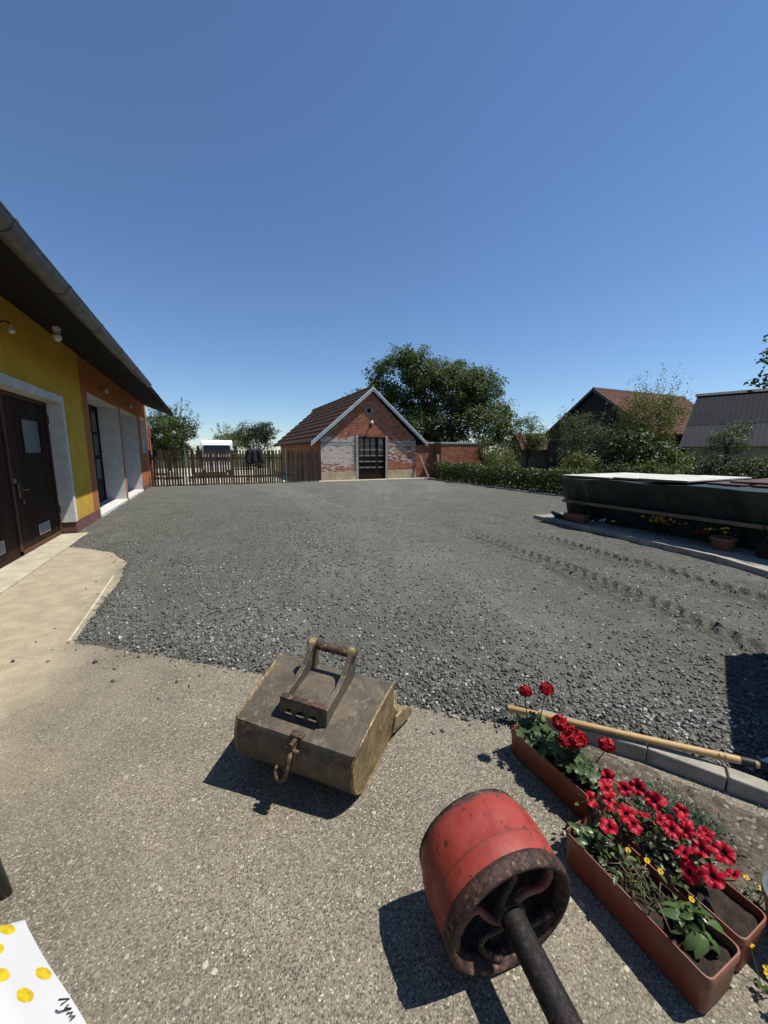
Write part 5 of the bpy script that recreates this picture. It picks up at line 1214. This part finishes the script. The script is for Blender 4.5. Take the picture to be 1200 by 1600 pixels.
for i in range(290):
    y = g.uniform(-.16, .26); x = g.gauss(0, .062) - (.05 if y > .05 else 0); z = .02 + g.random() * .105 * max(.2, 1 - abs(x) * 4)
    put('leaf', LP, t, (x, y, z), (g.uniform(-1, 1), g.uniform(-1, 1), 1), g.random() * 6, g.uniform(.55, 1.05))
# nearest trough: leafy tufts and wilted stalks
t = thing('seedling', 'leafy green seedling tufts at the far end of the nearest trough', 'seedling', (1.275, .80, .125))
for i in range(70): put('leaf', LP if i % 3 else LS, t, (g.uniform(-.05, .06), max(-.1, min(.07, g.gauss(0, .05))), .005 + g.random() * .05), (g.uniform(-.8, .8), g.uniform(-.8, .8), 1), g.random() * 6, g.uniform(.6, 1.0))
t = thing('wilted_plant', 'wilted pansy stalks with dry leaves in the middle of the nearest trough', 'pansy', (1.30, .66, .125))
for i in range(26):
    a = g.random() * 6.28; L = g.uniform(.03, .11); e = (math.cos(a) * L + g.gauss(0, .03), math.sin(a) * L + g.gauss(0, .05), g.uniform(.01, .07))
    MB().tube([(g.gauss(0, .03), g.gauss(0, .05), -.01), (e[0] * .6, e[1] * .6, e[2] + .02), e], [.0022, .0018, .0012], 5).build('stalk', STEM if i % 2 else BAT, t, smooth=True)
    put('leaf', LD if i % 3 else LP, t, e, (g.uniform(-1, 1), g.uniform(-1, 1), .8), g.random() * 6, g.uniform(.5, 1.0))
YF = petunia(9).mesh('flower', YELF, True)
for p in ((.02, .06, .08), (.05, .01, .075), (.06, -.03, .07)): put('flower', YF, t, p, (-.2, -.2, 1), 0, .28)
t = thing('broad_leaved_plant', 'broad-leaved green plant at the near end of the nearest trough', 'plant', (1.325, .50, .125))
for i in range(58):
    a = g.random() * 6.28; q = g.random() ** .7 * .05; z = .015 + g.random() * .075
    put('leaf', LSB if i % 3 else LS, t, (math.cos(a) * q * .75 - .012, math.sin(a) * q * 1.1, z * (1.1 - q * 8)), (math.cos(a) * .6 + g.uniform(-.5, .5), math.sin(a) * .6 + g.uniform(-.5, .5), .9), a + g.uniform(-.8, .8), g.uniform(.45, .85))
MB().tube([(0, 0, -.01), (.01, 0, .1)], [.005, .003], 6).build('stem', STEM, t); put('flower', YF, t, (.0, .02, .11), (-.3, -.3, 1), 0, .25)

# ------------------------------------------------------------------ soil strip, kerb stones, rake
sp = [(1.72, 1.52), (2.03, 1.17), (2.33, .70), (2.9, -.3), (2.2, -.45), (1.72, .15), (1.70, .5), (1.64, .96)]
vs, fs = [], []; n1, n2 = 60, 30
for i in range(n1 + 1):
    u = i / n1; y = 1.46 - 1.7 * u; xr = float(np.interp(-y, [-1.5, -1.17, -.70, .3], [1.76, 2.03, 2.33, 2.9])); xl = float(np.interp(-y, [-1.5, -.96, -.5, -.15, .3], [1.70, 1.66, 1.68, 1.74, 2.1]))
    for j in range(n2 + 1):
        v = j / n2; x = xl + (xr - xl) * v; z = .03 * math.sin(math.pi * min(1, v * 1.2 + .02)) ** .5 * min(1, u * 8 + .1) - .006 + .018 * mnoise.fractal(Vector((x * 9, y * 9, 1)), .8, 2, 4)
        vs.append((x, y, max(z, -.02)))
for i in range(n1):
    for j in range(n2): a = i * (n2 + 1) + j; fs.append((a, a + n2 + 1, a + n2 + 2, a + 1))
tag(MB().add(vs, fs).build('soil_bed', G_SOIL, smooth=True), 'strip of bare brown soil between the troughs and the kerb', 'soil', kind='structure')
kpts = [(1.74, 1.545), (2.085, 1.105), (2.255, .825), (2.42, .555), (2.85, -.2)]
for i in range(4):
    a, b_ = Vector((*kpts[i], .02)), Vector((*kpts[i + 1], .02 - .006 * i)); d = (b_ - a).normalized()
    o = MB().bar(a + d * .003, b_ - d * .003, .085, .13).build('kerb_stone', KERB, None, bevel=.008)
    tag(o, ('long kerb stone behind the geranium trough', 'kerb stone in the middle of the near kerb, between two cracks', 'short kerb stone of the near kerb at the right edge', 'last kerb stone of the near kerb beyond the right edge')[i], 'kerb', 'kerb stones along the soil strip')
se = thing('sedum', 'low blue-green feathery plant in the soil behind the petunias', 'sedum', (1.80, .80, .01)); gg = np.random.default_rng(77)
P = np.stack([gg.normal(0, .05, 1500), gg.normal(0, .09, 1500), gg.random(1500) ** .7 * .10], -1); P[:, 0] -= P[:, 1] * .25
V, F, A = leaf_cloud(P, .026, 78, .3, .18); link('foliage', mesh_np('foliage', V, None, F, mat=leaf_mat('sedum_leaf', (.05, .085, .055), (.10, .15, .10)), attrs={'rnd': A}), se)
def yplant(lb, loc, n, sd_):
    t = thing('yellow_daisy', lb, 'flower', loc); g = random.Random(sd_); fm = floret(YELF).mesh('flower', YELF)
    for i in range(n):
        p = (g.gauss(0, .025), g.gauss(0, .03), .05 + g.random() * .05); MB().tube([(p[0] * .3, p[1] * .3, -.01), p], .0015, 5).build('flower_stalk', STEM, t)
        put('flower', fm, t, p, (g.uniform(-.6, .2), g.uniform(-.5, .3), 1), g.random() * 6, g.uniform(.6, .9)); put('flower_center', MB().lathe([(.001, .003), (.004, .001)], 8).mesh('flower_center', CENT), t, (p[0], p[1], p[2] + .002), (0, 0, 1), 0)
    for i in range(22): put('leaf', LP, t, (g.gauss(0, .035), g.gauss(0, .04), g.random() * .05), (g.uniform(-.8, .8), g.uniform(-.8, .8), 1), g.random() * 6, g.uniform(.4, .7))
yplant('small yellow daisy at the right edge beside the soil', (1.735, .495, .01), 3, 3); yplant('yellow daisies at the right edge below the petunia trough', (1.47, .355, .003), 5, 4)
# rake: handle resting on the kerb, head out of the frame
WOODH = simple('ash_handle', (.48, .32, .14), (.38, .24, .10), 5, .5, bump=.1, bscale=40, stretch=(2, 2, 2))
h0, h1 = Vector((1.585, 1.64, .098)), Vector((2.345, .812, .120)); hd = (h1 - h0).normalized()
rk = thing('rake', 'garden tool with a long pale wooden handle lying across the kerb', 'tool', h0); L = (h1 - h0).length
q = h0 * 0
MB().tube([q, q + hd * .006, q + hd * (L * .5), q + hd * L], [.015, .0185, .0180, .0195], 16).build('handle', WOODH, rk, auto=60)
MB().tube([q - hd * .001, q + hd * .008], [.016, .0192], 14).build('handle_cap', P_BLACK, rk)
MB().tube([q + hd * L, q + hd * (L + .055)], [.0215, .0220], 16).build('sleeve', P_BLACK, rk, auto=50)
MB().tube([q + hd * (L + .055), q + hd * (L + .072)], [.0205, .0195], 16).build('handle_end', WOODH, rk, auto=50)
ste = simple('steel', (.42, .43, .44), (.30, .30, .31), 9, .35, .9)
e_ = q + hd * (L + .072); MB().tube([e_, e_ + hd * .06 + Vector((0, 0, -.004)), e_ + hd * .16 + Vector((0, 0, -.010))], [.022, .015, .013], 10).build('socket', P_BLACK, rk, smooth=True)
hh = e_ + hd * .12 + Vector((0, 0, -.012)); sdv = hd.cross(Vector((0, 0, 1))).normalized()
MB().add([hh + sdv * a + hd * b_ + Vector((0, 0, c_)) for c_ in (0, -.004) for a, b_ in ((-.06, -.09), (.06, -.09), (.13, .0), (.13, .24), (0, .30), (-.13, .24), (-.13, .0))],
         [(0, 1, 2, 3, 4, 5, 6), (13, 12, 11, 10, 9, 8, 7)] + [(i, i + 7, (i + 1) % 7 + 7, (i + 1) % 7) for i in range(7)]).build('blade', ste, rk)
cu = bpy.data.curves.new('stamp', 'FONT'); cu.body = '81011'; cu.size = .025; cu.align_x = 'CENTER'; cu.align_y = 'CENTER'
tmp = bpy.data.objects.new('tmp', cu); C.objects.link(tmp); dg = bpy.context.evaluated_depsgraph_get(); sm_ = bpy.data.meshes.new_from_object(tmp.evaluated_get(dg)); bpy.data.objects.remove(tmp)
# wrap the stamped figures on the handle's upper side
cp = q + hd * (L - .065); upv = (Vector((-.72, -.30, .62))); upv = (upv - hd * upv.dot(hd)).normalized(); sv = upv.cross(hd)
for v in sm_.vertices:
    a = v.co.y / .0193; v.co = cp + hd * v.co.x + (upv * math.cos(a) + sv * math.sin(a)) * .0196
sm_.materials.append(P_BLACK); so_ = link('stamp', sm_, rk)

# grey pot at the very edge on the right
gp = thing('grey_pot', 'grey plastic pot at the right edge beside the petunia trough', 'pot', (1.70, .36, .0))
MB().lathe([(.001, 0), (.085, 0), (.11, .16), (.118, .16), (.118, .185), (.105, .185), (.10, .15), (.001, .145)], 28).build('pot_body', simple('grey_plastic', (.11, .115, .12), None, 5, .4), gp, auto=40)
MB().lathe([(.001, .152), (.1, .15)], 18).build('soil', POTS, gp)

# unseen slatted bin, added right of the frame to cast the gravel shadow
sb = thing('shadow_bin', 'unseen slatted wooden bin added beyond the right edge to cast a shadow', 'bin', (2.98, .50, 0), math.atan2(.64, 1.36))
pm = B(0, 1.5, 0, .022, 0, .148).mesh('slat', OLDW); pm2 = B(0, .022, 0, .85, 0, .148).mesh('slat', OLDW)
for k in range(9):
    z = .02 + k * .152; link('slat', pm, sb, (0, -.85, z)); link('slat', pm, sb, (0, .022, z)); link('slat', pm2, sb, (-.024, -.828, z)); link('slat', pm2, sb, (1.502, -.828, z))
for x_ in (.0, 1.44):
    for y_ in (-.82, -.04): B(x_, x_ + .06, y_, y_ + .06, 0, 1.40).build('corner_post', OLDW, sb)

# ------------------------------------------------------------------ table with cloth, chair, lower left
m = Mt('lemon_cloth', .85, 0, .2); tc = m.n('ShaderNodeTexCoord').outputs['Object']
v = m.n('ShaderNodeTexVoronoi', feature='F1'); m.l(m.scaled((30, 20, 20), tc), v.inputs['Vector']); v.inputs['Scale'].default_value = 1; v.inputs['Randomness'].default_value = 1.0; v.distance = 'EUCLIDEAN'
dd_ = m.math('ADD', v.outputs['Distance'], m.math('MULTIPLY', m.math('SUBTRACT', m.noise(26, 3, .6, 0, tc), .5), .34)); cr_ = m.sep(v.outputs['Color'])
lem = m.math('MULTIPLY', m.ramp(dd_, .36, .33), m.ramp(cr_[0], .30, .32))
yel = m.mix(m.ramp(m.noise(60, 4, .6, 0, tc), .35, .65), (.56, .42, .015), (.42, .30, .015))
c = m.mix(lem, m.mix(m.noise(5, 3, .5, 0, tc), (.53, .53, .525), (.46, .46, .46)), yel); m.col(c); m.bump(m.noise(400, 2, .5, 0, tc), .3, .001); CLOTH = m.m
tb_ = thing('garden_table', 'garden table under a white cloth in the lower left corner', 'table', (-.474, .878, 0), R(34))
# local: corner at the origin, table extends to -x and -y
B(-1.25, -.005, -.85, -.005, .70, .732).build('table_top', OLDW, tb_, bevel=.006)
for x_ in (-1.2, -.12):
    for y_ in (-.8, -.12): B(x_, x_ + .055, y_, y_ + .055, 0, .70).build('leg', OLDW, tb_, bevel=.006)
cl = thing('tablecloth', 'white tablecloth printed with yellow lemons in the lower left corner', 'tablecloth', (-.474, .878, .738), R(34))
vs, fs = [], []; n = 60; ov = .11; X0, X1, Y0, Y1 = -1.25 - ov, ov, -.85 - ov, ov
for i in range(n + 1):
    for j in range(n + 1):
        x = X0 + (X1 - X0) * i / n; y = Y0 + (Y1 - Y0) * j / n; ox = max(0, x, -1.25 - x); oy = max(0, y, -.85 - y); z = 0; px_, py_ = x, y
        if ox or oy:
            L_ = math.hypot(ox, oy) if (ox and oy) else ox + oy; z = -L_ * .62; k = .72 + .012 * math.sin((x if oy else y) * 17)
            sx, sy = (1 if x > 0 else -1), (1 if y > 0 else -1)
            if ox: px_ = (0 if sx > 0 else -1.25) + sx * ox * k
            if oy: py_ = (0 if sy > 0 else -.85) + sy * (oy * .3)
        vs.append((px_, py_, z + .006 * mnoise.noise(Vector((x * 6, y * 6, 0))) + .004 * math.sin((x + y * .4) * 55) * mnoise.noise(Vector((x * 4, y * 4, 5)))))
for i in range(n):
    for j in range(n): a = i * (n + 1) + j; fs.append((a, a + n + 1, a + n + 2, a + 1))
MB().add(vs, fs).build('cloth_sheet', CLOTH, cl, smooth=True)
# handwritten motif printed near the hem
lt = MB()
for (x_, y_, s_) in ((.088, -.215, 1.),):
    for stroke in ([(0, 0), (.012, .03), (.02, -.002)], [(.03, .018), (.036, .002), (.046, .02), (.04, -.02), (.03, -.024)], [(.055, .0), (.06, .018), (.068, .002), (.075, .018), (.08, 0)]):
        pts = [((x_ + b_ * .55) * .74, y_ - a * .6, -(x_ + b_ * .55) * .62 + .003) for a, b_ in stroke]
        lt.tube(pts, .0010, 5)
lt.build('printed_lettering', P_BLACK, cl)

PLBK = simple('black_plastic', (.022, .023, .026), (.03, .031, .034), 8, .38, spec=.5, bump=.05)
chr_ = thing('plastic_chair', 'black moulded plastic armchair at the left edge by the table', 'chair', (-.968, 1.36, 0), R(10))
B(-.22, .22, -.24, .20, .40, .425).build('seat', PLBK, chr_, bevel=.012)
vs, fs = [], []; n1, n2 = 16, 10
for i in range(n1 + 1):
    for j in range(n2 + 1):
        u = i / n1 * 2 - 1; v = j / n2; wv = .235 - .05 * v ** 3; vs.append((u * wv, .20 + .09 * v - .05 * u * u, .42 + .46 * v - .06 * u * u * v))
for i in range(n1):
    for j in range(n2): a = i * (n2 + 1) + j; fs.append((a, a + n2 + 1, a + n2 + 2, a + 1))
o = MB().add(vs, fs).build('backrest', PLBK, chr_, smooth=True); q_ = o.modifiers.new('thick', 'SOLIDIFY'); q_.thickness = .014
for s in (-1, 1):
    pts = [(s * .21, .26, .70), (s * .275, .12, .675), (s * .30, -.04, .66), (s * .295, -.17, .645), (s * .275, -.23, .60)]; vs = []
    for k, p in enumerate(pts): w_ = (.028, .034, .040, .040, .03)[k]; vs += [(p[0] - w_, p[1], p[2] - .012), (p[0] - w_ * .6, p[1], p[2] + .004), (p[0] + w_ * .6, p[1], p[2] + .004), (p[0] + w_, p[1], p[2] - .022), (p[0] + w_ * .9, p[1], p[2] - .06)]
    o = MB().add(vs, [(5 * k + c_, 5 * k + c_ + 1, 5 * k + c_ + 6, 5 * k + c_ + 5) for k in range(4) for c_ in range(4)]).build('armrest', PLBK, chr_, smooth=True); q_ = o.modifiers.new('thick', 'SOLIDIFY'); q_.thickness = .008
    MB().tube([(s * .275, -.23, .61), (s * .265, -.235, .40), (s * .28, -.26, 0)], [.022, .024, .018], 10).build('leg', PLBK, chr_, smooth=True)
    MB().tube([(s * .21, .22, .42), (s * .235, .30, 0)], [.024, .018], 10).build('leg', PLBK, chr_, smooth=True)
